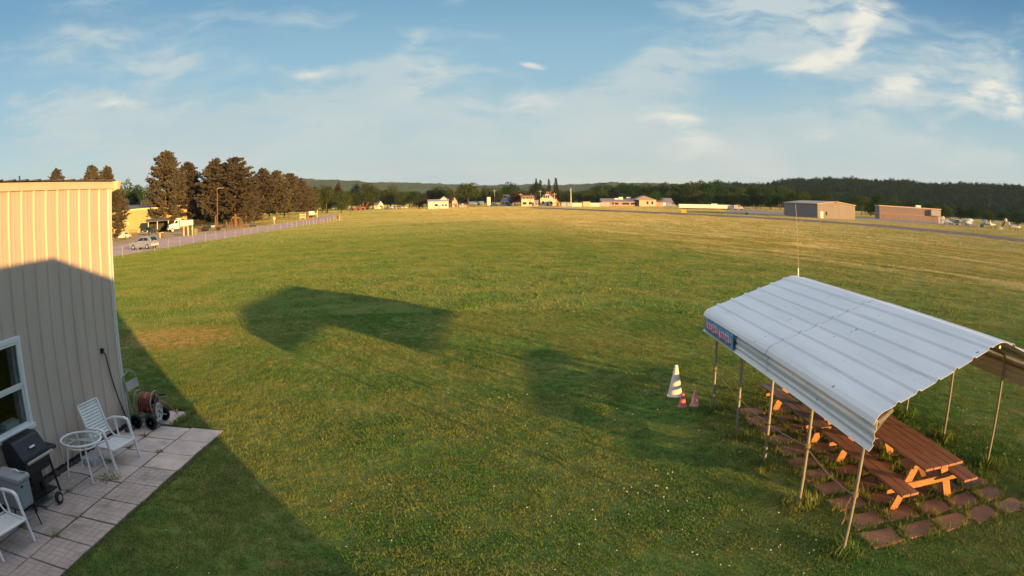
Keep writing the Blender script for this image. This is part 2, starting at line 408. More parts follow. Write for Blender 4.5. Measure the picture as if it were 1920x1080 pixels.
# window
WY0, WYR, WZ0, WZ1 = 6.3, 7.6, .95, 2.36
wf = MB(); x0, x1 = WX - .03, WX + .045
wf.bx(x0, x1, WY0, WYR, WZ1 - .075, WZ1); wf.bx(x0, x1, WYR - .085, WYR, WZ0 + .07, WZ1 - .075); wf.bx(x0, x1, WY0, WY0 + .085, WZ0 + .07, WZ1 - .075); wf.bx(x0, x1 + .035, WY0 - .02, WYR + .02, WZ0, WZ0 + .07)
win = W(wf.build('window', M_WHITE, mb, bevel=.006))
sb = MB(); zm = 1.62; xs0, xs1 = WX - .02, WX + .02
for z0, z1, dx in ((zm, WZ1 - .075, .012), (WZ0 + .07, zm - .001, -.004)):
    sb.bx(xs0 + dx, xs1 + dx, WY0 + .087, WYR - .087, z1 - .04, z1 - .002); sb.bx(xs0 + dx, xs1 + dx, WY0 + .087, WYR - .087, z0 + .002, z0 + .045)
    sb.bx(xs0 + dx, xs1 + dx, WYR - .125, WYR - .087, z0 + .045, z1 - .04); sb.bx(xs0 + dx, xs1 + dx, WY0 + .087, WY0 + .125, z0 + .045, z1 - .04)
W(sb.build('sash', M_WHITE, win))
gb = MB().bx(WX + .002, WX + .006, WY0 + .12, WYR - .12, zm + .04, WZ1 - .11); gb.bx(WX - .012, WX - .008, WY0 + .12, WYR - .12, WZ0 + .1, zm - .04)
W(gb.build('pane', M_GLASS, win))
W(MB().bx(WX - .45, WX - .04, WY0 - .1, WYR + .1, WZ0 - .02, WZ0 + .045).build('inner_sill', M_TRIM, win))
rm = MB().bx(WX - 3, WX - .03, 4.5, 10, .3, 4.2); rm.f = [tuple(reversed(f)) for i, f in enumerate(rm.f) if i != 3]
W(rm.build('room', M_DARKIN, mb, recalc=False))
W(MB().bx(WX - .16, WX - .03, WYR - .22, WYR - .05, WZ0 + .05, WZ1 + .05).build('curtain', mat('grey_curtain', (.45, .40, .42), .9), win))
cb = thing('paper_box', 'open pale cardboard box of papers on the sill behind the window', 'box', (WX - .22, 7.2, WZ0 + .045))
o = MB(); 
for x0, x1, y0, y1 in ((-.1, .1, -.22, -.21), (-.1, .1, .21, .22), (-.1, -.09, -.21, .21), (.09, .1, -.21, .21)): o.bx(x0, x1, y0, y1, 0, .11)
o.bx(-.1, .1, -.22, .22, 0, .008); o.build('box_body', mat('card', (.75, .71, .64), .8, var=.1, dirt=(.16, .19, .26), dirt_scale=7, dirt_lo=.56), cb)
o = MB().box((0, 0, .09), (.15, .36, .05), (0, .15, .05)); o.build('papers', mat('paper', (.75, .72, .55), .9, var=.25, scale=9), cb)

# ------------------------------------------------------------------ the building the view is taken from (it shades the patio)
ow = thing('gabled_building', 'low gabled metal building whose shadow falls over the patio and lawn', 'building', (0, -6, 0))
o = MB().prism([(-3.95, 0), (3.88, 0), (3.88, 3.62), (-.08, 4.40), (-3.95, 3.62)], -12, -.45); o.v = [v - Vector((0, -6, 0)) for v in o.v]; o.build('wall', M_SIDING, ow)
o = MB()
for sgn in (-1, 1):
    x0 = -.08; x1 = x0 + sgn * 4.35
    o.prism([(x0, 4.41), (x1, 4.41 - 4.35 * .197), (x1, 4.47 - 4.35 * .197), (x0, 4.47)], -12.2, -.12)
o.v = [v - Vector((0, -6, 0)) for v in o.v]; o.build('roof', M_ROOFD, ow)

# ------------------------------------------------------------------ patio of square slabs
def slab_mat(name, col, brick=False):
    m, nt, out = newmat(name)
    tc = nt.nodes.new('ShaderNodeTexCoord'); oi = nt.nodes.new('ShaderNodeObjectInfo')
    g = nt.nodes.new('ShaderNodeNewGeometry')
    c = mixc(nt, smooth(nt, noise(nt, g.outputs['Position'], 2.4, 5, .6), .3, .72), c4(tuple(x * .78 for x in col)), c4(tuple(x * 1.15 for x in col)))
    c = mixc(nt, smooth(nt, noise(nt, g.outputs['Position'], 24., 4, .7), .35, .8, 0, .35), c, c4(tuple(x * .5 for x in col)))
    c = mixc(nt, math1(nt, 'MULTIPLY', oi.outputs['Random'], .35), c, c4((col[0] * .7, col[1] * .68, col[2] * .66)))
    c = mixc(nt, smooth(nt, noise(nt, g.outputs['Position'], 1.1, 5, .6), .58, .7, 0, .5), c, c4((.10, .095, .06)))
    bs = nd(nt, 'ShaderNodeBsdfPrincipled', Roughness=.9)
    bn = nt.nodes.new('ShaderNodeBump'); bn.inputs['Strength'].default_value = .35; bn.inputs['Distance'].default_value = .01
    h = noise(nt, g.outputs['Position'], 60., 3, .6)
    if brick:
        # basketweave imprint: pairs of bars turned by a quarter from one cell to the next
        sx = nt.nodes.new('ShaderNodeSeparateXYZ'); lk(nt, mapping(nt, tc.outputs['Object'], loc=(.36, .36, 0)), sx.inputs[0])
        cell = .24
        def fr(v, k): return math1(nt, 'FRACT', math1(nt, 'DIVIDE', v, k))
        def edge(v, w): return math1(nt, 'LESS_THAN', math1(nt, 'MINIMUM', v, math1(nt, 'SUBTRACT', 1., v)), w)
        par = math1(nt, 'MODULO', math1(nt, 'ADD', math1(nt, 'FLOOR', math1(nt, 'DIVIDE', sx.outputs[0], cell)), math1(nt, 'FLOOR', math1(nt, 'DIVIDE', sx.outputs[1], cell))), 2.)
        ex, ey = edge(fr(sx.outputs[0], cell), .03), edge(fr(sx.outputs[1], cell), .03)
        hx, hy = edge(fr(sx.outputs[0], cell / 2), .06), edge(fr(sx.outputs[1], cell / 2), .06)
        inner = math1(nt, 'ADD', math1(nt, 'MULTIPLY', hx, par), math1(nt, 'MULTIPLY', hy, math1(nt, 'SUBTRACT', 1., par)))
        line = math1(nt, 'MAXIMUM', math1(nt, 'MAXIMUM', ex, ey), inner, True)
        c = mixc(nt, math1(nt, 'MULTIPLY', line, .6), c, c4(tuple(x * .42 for x in col)))
        h = math1(nt, 'SUBTRACT', h, math1(nt, 'MULTIPLY', line, 1.2))
    lk(nt, h, bn.inputs['Height']); lk(nt, bn.outputs[0], bs.inputs['Normal'])
    lk(nt, c, bs.inputs['Base Color']); lk(nt, bs.outputs[0], out.inputs[0]); return m
M_SLAB = slab_mat('patio_slab', (.62, .50, .45)); M_SLABW = slab_mat('patio_slab_weave', (.47, .385, .35), True)
M_SAND = mat('joint_soil', (.03, .03, .015), .95, var=.4, scale=8)
b = MB().bx(-7.34, -5.16, 2.8, 11.1, -.02, .012); b.bx(-7.2, -6.35, 11.1, 12.1, -.02, .012); tag(b.build('patio_bed', M_SAND), kind='structure')
def slab_mesh(sx, sy, name, m, th=.03, rough=.004):
    bm = bmesh.new(); bmesh.ops.create_grid(bm, x_segments=4, y_segments=4, size=.5)
    for v in bm.verts:
        v.co.x *= sx; v.co.y *= sy
        if max(abs(v.co.x) / sx, abs(v.co.y) / sy) > .49: v.co.x += random.uniform(-1, 1) * rough; v.co.y += random.uniform(-1, 1) * rough
        v.co.z = th
    ex = bmesh.ops.extrude_face_region(bm, geom=list(bm.faces)); 
    for e in ex['geom']:
        if isinstance(e, bmesh.types.BMVert): e.co.z = 0
    bmesh.ops.recalc_face_normals(bm, faces=bm.faces)
    bmesh.ops.bevel(bm, geom=[e for e in bm.edges if len(e.link_faces) == 2 and e.calc_face_angle(0) > 1 and e.verts[0].co.z > th / 2 and e.verts[1].co.z > th / 2], offset=.006, segments=1, affect='EDGES')
    me = bpy.data.meshes.new(name); bm.to_mesh(me); bm.free(); me.materials.append(m); return me
SLABS = []
def slab(me, x, y, z, rz, label, group, sc=(1, 1, 1)):
    o = bpy.data.objects.new('paving_slab', me); COL.objects.link(o); o.location = (x, y, z); o.rotation_euler = (random.uniform(-.006, .006), random.uniform(-.006, .006), rz); o.scale = sc
    tag(o, label, 'paving slab', group, 'thing'); SLABS.append((x, y, rz)); return o
me_p = [slab_mesh(.692, .69, 'paving_slab', M_SLAB) for k in range(2)]; me_w = [slab_mesh(.692, .69, 'paving_slab', M_SLABW) for k in range(2)]
for i in range(11):
    y = 10.70 - .72 * i
    for j, (xc, sc) in enumerate(((-5.555, 1), (-6.272, 1), (-6.975, .93))):
        weave = (i >= 3 and j == 0) or (i >= 3 and j == 1) or i >= 4
        if i == 3 and j == 1: weave = False
        o = slab(random.choice(me_w if weave else me_p), xc + random.uniform(-.008, .008), y + random.uniform(-.012, .012) - (.05 if j == 1 else 0), .004, random.uniform(-.012, .012) + random.choice((0, PI)),
             'square pinkish slab with a basketweave imprint, in the patio beside the metal building' if weave else 'smooth square pinkish slab, in the patio beside the metal building',
             'basketweave slabs of the patio' if weave else 'smooth slabs of the patio', (sc, 1, 1))
slab(me_p[0], -6.78, 11.55, .004, .02, 'smooth slab lying apart beyond the patio, under the hose reel', None, (1.08, 1.22, 1))

# ------------------------------------------------------------------ patio furniture
M_CHAIR = mat('white_chair_metal', (.80, .81, .80), .35, var=.03, dirt=(.6, .6, .56), dirt_scale=5, dirt_lo=.62)
M_STRAP = mat('white_strap', (.80, .80, .79), .5, var=.04, dirt=(.55, .54, .5), dirt_scale=6, dirt_lo=.6)
def chair(loc, rz, label):
    t = thing('patio_chair', label, 'chair', loc, rz, 'white slatted patio chairs')
    hw = .375
    fr = MB()
    # seat rails and back uprights: one bent flat bar on each side
    for s in (-1, 1):
        y = s * (hw - .05)
        yb = s * (hw - .085); pr = rounded([(-.0, y, .325), (-.06, y, .345), (-.52, y, .33), (-.60, yb, .50), (-.785, yb, .965)], .09, 5)
        fr.tube(pr, .016, 8)
    fr.tube([(-.02, -hw + .03, .325), (-.02, hw - .03, .325)], .017, 8); fr.tube([(-.52, -hw + .05, .325), (-.52, hw - .05, .325)], .014, 8)
    fr.tube([(-.785, -hw + .085, .965), (-.785, hw - .085, .965)], .015, 8)
    fr.build('frame', M_CHAIR, t, smooth=True)
    for s in (-1, 1):
        y = s * hw
        lg = MB(); ps = [Vector(p) for p in ((0, y, 0), (-.075, y, .36), (-.12, y, .565))]
        for a, b_ in zip(ps, ps[1:]): lg.beam(a, b_, .034, .055, (1, 0, .2))
        lg.build('leg', M_CHAIR, t, bevel=.006)
        ar = MB(); ps = rounded([(-.118, y, .565), (-.135, y, .635), (-.22, y, .665), (-.50, y, .645), (-.635, s * (hw - .035), .60)], .06, 4)
        for a, b_ in zip(ps, ps[1:]): ar.beam(a, a + (b_ - a) * 1.04, .055, .026, (0, 0, 1) if abs((b_ - a).normalized().z) < .7 else (1, 0, 0))
        ar.build('armrest', M_CHAIR, t)
        rl = MB(); rl.beam((-.46, s * (hw - .01), .645), (-.40, s * (hw - .03), .33), .022, .03, (1, 0, 0)); rl.beam((-.42, s * (hw - .03), .34), (-.64, s * (hw - .01), 0), .024, .03, (1, 0, 0))
        rl.build('rear_leg', M_CHAIR, t)
    def slats(path, n, w, name):
        o = MB(); L = [0]
        for a, b_ in zip(path, path[1:]): L.append(L[-1] + (b_ - a).length)
        def P(d):
            for i in range(len(path) - 1):
                if d <= L[i + 1] or i == len(path) - 2:
                    return path[i] + (path[i + 1] - path[i]) * ((d - L[i]) / (L[i + 1] - L[i]))
        step = L[-1] / n
        for k in range(n):
            a = P(k * step + .003); c = P(k * step + w); m_ = (a + c) / 2; tdir = (c - a).normalized(); nrm = Vector((tdir.z, 0, -tdir.x)) * -1
            e = hw - (.075 if name == 'backrest' else .04)
            o.beam(m_ + Vector((0, -e, 0)) + nrm * .018, m_ + Vector((0, e, 0)) + nrm * .018, .005, w, tdir)
        o.build(name, M_STRAP, t)
    V = Vector
    slats([V((-.03, 0, .338)), V((-.07, 0, .345)), V((-.50, 0, .333))], 8, .044, 'seat')
    slats([V((-.565, 0, .43)), V((-.605, 0, .51)), V((-.782, 0, .955))], 11, .037, 'backrest')
    return t
chair((-6.22, 8.92, .034), math.radians(-6), 'white slatted chair standing between the round glass table and the hose reel')
chair((-6.155, 5.345, .034), math.radians(-6), 'white slatted chair cut by the picture edge, in front of the grey cooler')

gt = thing('glass_table', 'small round glass table with white rim and curved white legs', 'table', (-6.61, 8.10, .034))
TZ = .635
MB().tube(arc((0, 0, TZ), .380, 0, 2 * PI, 40, 'xy')[:-1], .020, 8, True).build('rim', M_CHAIR, gt, smooth=True)
MB().lathe([(0.001, TZ - .004), (.370, TZ - .004), (.370, TZ + .004), (.001, TZ + .004)], n=40).build('table_top', M_TGLASS, gt)
o = MB().tube(arc((0, 0, TZ - .09), .27, 0, 2 * PI, 32, 'xy')[:-1], .014, 8, True); o.build('apron_ring', M_CHAIR, gt, smooth=True)
for a in (-42, 40, 139, 219):
    a = math.radians(a); ca, sa = math.cos(a), math.sin(a)
    pr = [(r * ca, r * sa, z) for r, z in ((.33, TZ - .012), (.30, TZ - .05), (.285, TZ - .1), (.30, .42), (.335, .26), (.37, .1), (.375, 0))]
    MB().tube(rounded(pr, .05, 3), .015, 8).build('leg', M_CHAIR, gt, smooth=True)
MB().tube([(-.33, -.05, TZ - .018), (.33, .05, TZ - .018)], .012, 6).build('cross_bar', M_CHAIR, gt)
pl = thing('folded_cloth', 'crumpled pale cloth on the slab under the glass table', 'cloth', (-6.93, 8.75, .034))
o = MB(); n = 9
for i in range(n):
    for j in range(n):
        u, v_ = i / (n - 1) - .5, j / (n - 1) - .5
        o.v.append(Vector((u * .34, v_ * .42, .16 + .05 * math.sin(u * 14 + v_ * 5) * math.cos(v_ * 11) - .3 * (u * u + v_ * v_))))
o.f = [(i * n + j, (i + 1) * n + j, (i + 1) * n + j + 1, i * n + j + 1) for i in range(n - 1) for j in range(n - 1)]
o.bx(-.15, .15, -.19, .19, 0, .10)
o.build('cloth_fold', mat('pale_cloth', (.52, .50, .53), .9, var=.12, scale=14), pl)

# grill
M_GRILL = mat('grill_enamel', (.016, .019, .024), .38, var=.15, dirt=(.05, .05, .05), dirt_scale=6, dirt_lo=.62)
M_STEEL = mat('brushed_steel', (.55, .54, .50), .35, .8, var=.1, stretch=(1, .1, 1), scale=20)
gr = thing('barbecue_grill', 'black barbecue grill with a steel front bar and two wheels, under the window', 'grill', (-6.85, 6.82, .034))
lid = MB().prism([(-.24, .735), (.235, .735), (.225, .80), (.03, 1.02), (-.03, 1.04), (-.22, 1.03), (-.27, .92)], -.36, .36, 'y').build('lid', M_GRILL, gr, bevel=.012)
o = MB().beam((.16, -.07, .90), (.16, .07, .90), .03, .025, (.7, 0, .7)); o.build('badge', M_STEEL, lid)
o = MB().tube([(-.1, .37, .93), (-.1, .40, .93)], .022, 10); o.build('knob', M_WHITE, lid)
MB().prism([(-.25, .735), (.24, .735), (.16, .50), (-.18, .50)], -.355, .355, 'y').build('firebox', M_GRILL, gr, bevel=.01)
MB().beam((.285, -.33, .755), (.285, .38, .755), .05, .035, (0, 0, 1)).build('front_bar', M_STEEL, gr, bevel=.006)
MB().prism([(-.18, .70), (.16, .69), (.20, .72), (.18, .76), (-.2, .765)], .385, .62, 'y').build('side_shelf', M_BLACK, gr, bevel=.01)
o = MB().tube(rounded([(-.15, .6, .70), (-.1, .62, .5), (0, .6, .36), (.06, .57, .30)], .1), .012, 6); o.build('gas_hose', M_BLACK, gr)
for sx, sy in ((-.19, -.31), (-.19, .36), (.17, -.31), (.17, .36)):
    o = MB().beam((sx, sy, .71), (sx * 1.15, sy * 1.05 + (.06 if sy > 0 else 0), .02 if sy < 0 else .07), .03, .03, (1, 0, 0)); o.build('leg', M_BLACK, gr)
MB().bx(-.2, .19, -.31, .38, .14, .165).build('bottom_shelf', M_BLACK, gr)
MB().bx(-.12, .1, -.15, .12, .33, .49).build('grease_tray', M_BLACK, gr, bevel=.01)
MB().tube([(-.02, .22, .15), (-.02, .22, .52)], .05, 10).build('burner_column', M_BLACK, gr)
for sx in (-.22, .37):
    y = .16 if sx > 0 else .42
    wh = MB().lathe([(.02, -.03), (.085, -.03), (.095, -.015), (.095, .015), (.085, .03), (.02, .03)], (sx, y, .095), 20, 'x').build('wheel', M_BLACK, gr)
    MB().lathe([(.001, -.034), (.05, -.034), (.05, .034), (.001, .034)], (sx, y, .095), 14, 'x').build('hub', M_STEEL, wh)
MB().tube([(-.22, .42, .095), (.3, .2, .095)], .01, 6).build('axle', M_STEEL, gr)

# cooler on a stand
M_COOL = mat('grey_cooler', (.27, .30, .325), .45, var=.06, scale=3, dirt=(.2, .2, .2), dirt_scale=3, dirt_lo=.63)
co = thing('cooler_cart', 'grey picnic cooler standing on thin black legs beside the grill', 'cooler', (-6.59, 6.06, .034))
MB().prism([(-.33, .70), (.27, .70), (.235, .345), (.19, .30), (-.25, .30), (-.3, .345)], -.145, .15, 'y').build('cooler_body', M_COOL, co, bevel=.015)
ld = MB().prism([(-.345, .705), (.285, .705), (.29, .755), (.26, .775), (-.31, .775), (-.345, .75)], -.16, .165, 'y').build('lid', mat('grey_cooler_lid', (.30, .31, .33), .5, var=.06), co, bevel=.012)
MB().tube(rounded([(-.02, .05, .775), (0, .05, .81), (.1, .06, .82), (.14, .06, .775)], .03), .012, 6).build('handle', M_WHITE, ld)
MB().beam((.12, .06, .782), (.24, .1, .782), .03, .012).build('bottle_opener', mat('teal_plastic', (.10, .25, .24), .4), ld)
MB().bx(.262, .285, -.10, -.06, .64, .66).build('latch', M_BLACK, co)
for sx in (-.3, .22):
    for sy in (-.13, .13):
        MB().tube([(sx * .85, sy, .31), (sx * 1.15, sy * 1.2, 0)], .012, 6).build('leg', M_BLACK, co)
MB().bx(-.3, .22, -.13, .13, .285, .299).build('stand_frame', M_BLACK, co)

# hose reel
M_TAN = mat('tan_metal', (.29, .26, .22), .5, var=.12, scale=6, dirt=(.2, .16, .12), dirt_scale=8, dirt_lo=.6)
M_HOSE = mat('red_hose', (.23, .068, .05), .5, var=.25, scale=9); M_HOSE2 = mat('orange_hose', (.36, .13, .06), .5, var=.2)
M_RUB = mat('rubber', (.014, .014, .014), .7, var=.2)
hr = thing('hose_reel_cart', 'four wheeled hose reel cart with a red hose, at the corner of the metal building', 'hose reel', (-6.87, 11.0, .036))
for x in (-.21, .20):
    o = MB().tube([(x + .0, math.cos(a) * .215, .43 + math.sin(a) * .235) for a in [2 * PI * k / 28 for k in range(28)]], .014, 8, True)
    for a in (0, 60, 120): o.tube([(x, math.cos(math.radians(a)) * .21, .43 + math.sin(math.radians(a)) * .23), (x, -math.cos(math.radians(a)) * .21, .43 - math.sin(math.radians(a)) * .23)], .007, 6)
    o.build('reel_hoop', M_TAN, hr, smooth=True)
MB().lathe([(.05, -.2), (.05, .2)], (0, 0, .43), 12, 'x').build('drum', M_BLACK, hr)
hs = MB(); pts = []
for layer, (r, n_) in enumerate(((.135, 8), (.165, 7))):
    for k in range(n_ * 18 + 1):
        a = 2 * PI * k / 18; pts.append((-.17 + .34 * k / (n_ * 18) if layer == 0 else .17 - .34 * k / (n_ * 18), math.cos(a) * r, .43 + math.sin(a) * r))
hs.tube(pts, .021, 7); hs.build('hose_coil', M_HOSE, hr, smooth=True)
hs = MB()
for off, tl in ((-.1, .16), (-.02, -.12), (.06, .14), (.11, -.1)):
    hs.tube([(off + tl * math.sin(a * .5), math.cos(a) * .187, .43 + math.sin(a) * .187) for a in [2 * PI * k / 22 - PI * .9 for k in range(20)]], .018, 7)
hs.build('outer_hose_turn', M_HOSE2, hr, smooth=True)
for y in (-.27, .27):
    o = MB().tube(rounded([(.3, y * .8, .16), (-.22, y * .95, .17), (-.27, y, .3), (-.30, y, .55), (-.36, y, .82), (-.40, y * .8, .97), (-.41, 0, 1.02)], .1, 4), .016, 8); o.build('frame_rail', M_TAN, hr, smooth=True)
o = MB().beam((-.335, -.24, .77), (-.335, .24, .77), .012, .17, (-.25, 0, 1)); o.build('back_plate', mat('label_plate', (.40, .345, .33), .6, var=.08, scale=5), hr)
MB().bx(-.2, .2, -.2, .2, .135, .16).build('tray', M_BLACK, hr)
for y in (-.2, .2):
    for x in (-.2, .2): MB().beam((x, y * 1.05, .17), (x, y * .3, .43), .02, .02).build('strut', M_TAN, hr)
for x, y in ((-.15, -.33), (.20, -.30), (-.15, .33), (.18, .33)):
    wl = MB().lathe([(.09, -.03), (.125, -.03), (.14, -.015), (.14, .015), (.125, .03), (.09, .03), (.09, -.03)], (x, y, .14), 22, 'y').build('wheel', M_RUB, hr)
    o = MB().lathe([(.001, -.034), (.03, -.034), (.03, .034), (.001, .034)], (x, y, .14), 10, 'y')
    for k in range(5):
        a = 2 * PI * k / 5; o.beam((x, y, .14), (x + .095 * math.cos(a), y, .14 + .095 * math.sin(a)), .035, .03, (0, 1, 0))
    o.build('wheel_hub', mat('dark_hub', (.05, .05, .052), .5), wl)
o = MB(); c0 = (.30, -.06, .30)
o.tube([(c0[0], c0[1] + .13 * math.cos(2 * PI * k / 24), c0[2] + .15 * math.sin(2 * PI * k / 24)) for k in range(24)], .014, 7, True)
for k in range(5):
    a = 2 * PI * k / 5; o.beam(c0, (c0[0], c0[1] + .13 * math.cos(a), c0[2] + .15 * math.sin(a)), .05, .012, (1, 0, 0))
o.build('crank_wheel', mat('pale_plastic', (.52, .51, .49), .5, var=.06), hr)
o = MB().tube([(.3, -.02, .36), (.31, .02, .52), (.32, .02, .60)], .009, 6); o.build('crank_arm', M_TAN, hr)
MB().tube([(.31, .02, .60), (.45, .04, .61)], .02, 8).build('crank_grip', M_BLACK, hr)
MB().tube(rounded([(.12, .14, .44), (.25, .3, .38), (.33, .45, .2), (.26, .75, .05), (.14, 1.0, .02), (.1, 1.1, .022)], .15, 5), .02, 7).build('hose_end', M_HOSE2, hr, smooth=True)

# cable on the wall, stones at its foot
cbz = thing('wall_cable', 'black cable hanging down the wall from a small fitting, behind the chair', 'cable', (-7.27, 10.14, 1.62))
pts = [(-7.27, 10.14, 1.62), (-7.25, 10.21, 1.55), (-7.262, 10.28, 1.28), (-7.262, 10.36, 1.02), (-7.262, 10.46, .72), (-7.262, 10.58, .42), (-7.255, 10.70, .16), (-7.22, 10.76, .05)]
MB().tube(rounded([Vector(p) - Vector((-7.27, 10.14, 1.62)) for p in pts], .1, 3), .013, 7).build('cord', M_BLACK, cbz, smooth=True)
o = MB().box((0, -.02, .01), (.05, .06, .09)); o.tube([(.02, -.03, .03), (.06, -.03, .03)], .02, 8); o.build('fitting', M_BLACK, cbz)
def rock(name, loc, r, m, label, cat='stone', group=None, sq=(1, 1, .7), seed=0):
    rd = random.Random(seed); bm = bmesh.new(); bmesh.ops.create_icosphere(bm, subdivisions=2, radius=r)
    for v in bm.verts: v.co = Vector((v.co.x * sq[0], v.co.y * sq[1], v.co.z * sq[2])) * rd.uniform(.78, 1.15)
    me = bpy.data.meshes.new(name); bm.to_mesh(me); bm.free(); me.materials.append(m); o = bpy.data.objects.new(name, me); COL.objects.link(o); o.location = loc; return tag(o, label, cat, group)
M_STONE = mat('brown_stone', (.075, .055, .048), .9, var=.4, scale=9, bump=.4)
rock('stone', (-7.12, 10.52, .06), .13, M_STONE, 'dark brown stone at the wall foot near the end of the cable', sq=(.8, 1.2, .6), seed=3)
y = 7.45; k = 0
while y < 9.1:
    r = random.uniform(.05, .085)
    rock('edging_stone', (-7.235 + random.uniform(-.01, .02), y, .05), r, M_STONE, 'dark edging stone at the wall foot behind the round glass table', 'stone', 'edging stones along the wall foot', (.7, 1.3, .9), 20 + k); y += r * 2.1; k += 1

# ================================================================== the canopy
def roof_mat():
    m, nt, out = newmat('white_sheet_metal')
    tc = nt.nodes.new('ShaderNodeTexCoord'); P = tc.outputs['Object']
    c = mixc(nt, smooth(nt, noise(nt, mapping(nt, P, sc=(1, .12, 1)), 3., 5), .3, .7), c4((.68, .685, .70)), c4((.77, .77, .775)))
    c = mixc(nt, smooth(nt, noise(nt, mapping(nt, P, sc=(3, .22, 3)), 2., 5, .7), .56, .74, 0, .45), c, c4((.42, .42, .42)))
    c = mixc(nt, smooth(nt, noise(nt, P, 7., 2, .5), .73, .76, 0, .8), c, c4((.09, .075, .065)))
    c = mixc(nt, smooth(nt, noise(nt, P, 28., 2, .5), .735, .77, 0, .6), c, c4((.2, .18, .16)))
    sy = nt.nodes.new('ShaderNodeSeparateXYZ'); lk(nt, P, sy.inputs[0])
    ln = smooth(nt, math1(nt, 'ABSOLUTE', math1(nt, 'SUBTRACT', sy.outputs[1], 9.37)), .030, .012)          # shadow of the sheet lap painted in, broken up with grime
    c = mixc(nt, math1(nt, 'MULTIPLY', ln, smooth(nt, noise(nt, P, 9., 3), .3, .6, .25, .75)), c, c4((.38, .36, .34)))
    b = nd(nt, 'ShaderNodeBsdfPrincipled', Roughness=.55, Metallic=0.); b.inputs['Specular IOR Level'].default_value = .3
    lk(nt, c, b.inputs['Base Color']); lk(nt, b.outputs[0], out.inputs[0]); return m
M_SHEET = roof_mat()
M_GALV = mat('galvanised_tube', (.40, .37, .34), .42, .55, var=.12, scale=5, dirt=(.26, .23, .2), dirt_scale=6, dirt_lo=.6)
CX, CY0, CY1 = 5.59, 5.85, 12.95
cn = thing('canopy', 'open canopy of white ribbed metal sheets on thin steel posts', 'canopy', (CX, 9.4, 0))
def C(o): 
    if o.parent is cn: o.matrix_parent_inverse = Matrix.Translation((-CX, -9.4, 0))
    return o
half = [(-1.958, 1.718), (-1.935, 1.775), (-1.89, 1.823), (-1.84, 1.852), (-1.79, 1.866)]
sl = (2.445 - 1.866) / (1.79 - .10)
x = -1.66
while x < -.18:
    for dx, dz in ((-.035, 0), (-.017, .026), (.017, .026), (.035, 0)): half.append((x + dx, 1.866 + (x + dx + 1.79) * sl + dz))
    x += .285
half += [(-.10, 2.445), (-.05, 2.458)]
prof = half + [(-px, pz) for px, pz in half[::-1]]
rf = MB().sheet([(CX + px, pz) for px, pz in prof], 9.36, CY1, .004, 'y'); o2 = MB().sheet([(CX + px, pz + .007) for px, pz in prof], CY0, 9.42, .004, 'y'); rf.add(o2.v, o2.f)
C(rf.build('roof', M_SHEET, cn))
for sgn in (-1, 1):
    sp = [(sgn * a, b_) for a, b_ in ((1.900, 1.765), (1.902, 1.70), (1.905, 1.655), (1.925, 1.630), (1.925, 1.605), (1.905, 1.585), (1.905, 1.545), (1.925, 1.525), (1.925, 1.505), (1.908, 1.487), (1.925, 1.462), (1.960, 1.425))]
    p = MB().sheet([(CX + a, b_) for a, b_ in sp], CY0 + .02, CY1 - .02, .004 * sgn, 'y')
    C(p.build('side_panel', M_SHEET, cn))
PYS = (6.16, 7.70, 9.22, 10.72, 12.26)
for y in PYS:
    for sgn in (-1, 1):
        x = CX + sgn * 1.865
        C(MB().tube([(x, y, -.05), (x, y, 1.80)], .024, 10).build('post', M_GALV, cn, smooth=False))
    pr = [(CX - 1.865, y, 1.70)] + rounded([(CX - 1.865, y, 1.74), (CX - 1.84, y, 1.82), (CX, y, 2.42), (CX + 1.84, y, 1.82), (CX + 1.865, y, 1.74)], .16, 5) + [(CX + 1.865, y, 1.70)]
    C(MB().tube(pr, .022, 8).build('rafter', M_GALV, cn, smooth=True))
for sgn in (-1, 1):
    C(MB().tube([(CX + sgn * 1.865, CY0 + .1, 1.70), (CX + sgn * 1.865, CY1 - .1, 1.70)], .02, 8).build('eave_rail', M_GALV, cn))
    for dy in (-.28, .28):
        C(MB().tube([(CX + sgn * 1.865, PYS[0], 1.38), (CX + sgn * 1.80, PYS[0] + dy, 1.76)], .014, 6).build('brace', M_GALV, cn))
C(MB().tube([(CX - 1.86, CY0 + .06, 1.72), (CX - 1.70, CY0 + .04, 1.86)], .03, 8).build('end_tube', M_GALV, cn))
C(MB().tube([(CX - .0, CY0 + .05, 2.40), (CX, CY1 - .05, 2.40)], .02, 8).build('ridge_rail', M_GALV, cn))

# banner on the near side of the canopy
sg = thing('banner', 'small blue banner with curly red and white writing on the canopy side', 'banner', (3.625, 11.85, 1.585))
M_BLUE = mat('banner_blue', (.14, .33, .52), .6, var=.25, scale=6)
MB().bx(-.006, .006, -.92, .92, -.118, .118).build('banner_cloth', M_BLUE, sg)
MB().bx(-.010, .010, -.935, -.915, -.122, .122).build('hem', mat('banner_hem', (.05, .11, .22), .7), sg)
wr = MB(); wr2 = MB(); rd = random.Random(5)
def scribble(bld, y0, y1, z0, h, n, r, xo):
    pts = []
    for k in range(n * 9):
        a = k / 9 * 2 * PI; f = k / (n * 9); amp = h * (1.0 if int(k / 9) % 3 else 1.35)
        pts.append((xo, y0 + (y1 - y0) * f + .060 * math.sin(a + .6), z0 + amp * math.cos(a) + .006 * math.sin(k * .7)))
    bld.tube(pts, r, 5)
scribble(wr2, .72, .02, .005, .052, 5, .020, -.006); scribble(wr2, -.12, -.76, -.005, .050, 5, .020, -.006)
scribble(wr, .72, .02, .005, .052, 5, .013, -.022); scribble(wr, -.12, -.76, -.005, .050, 5, .013, -.022)
wr2.build('writing_outline', mat('banner_white', (.55, .55, .62), .6), sg); wr.build('writing', mat('banner_red', (.55, .13, .17), .6), sg)

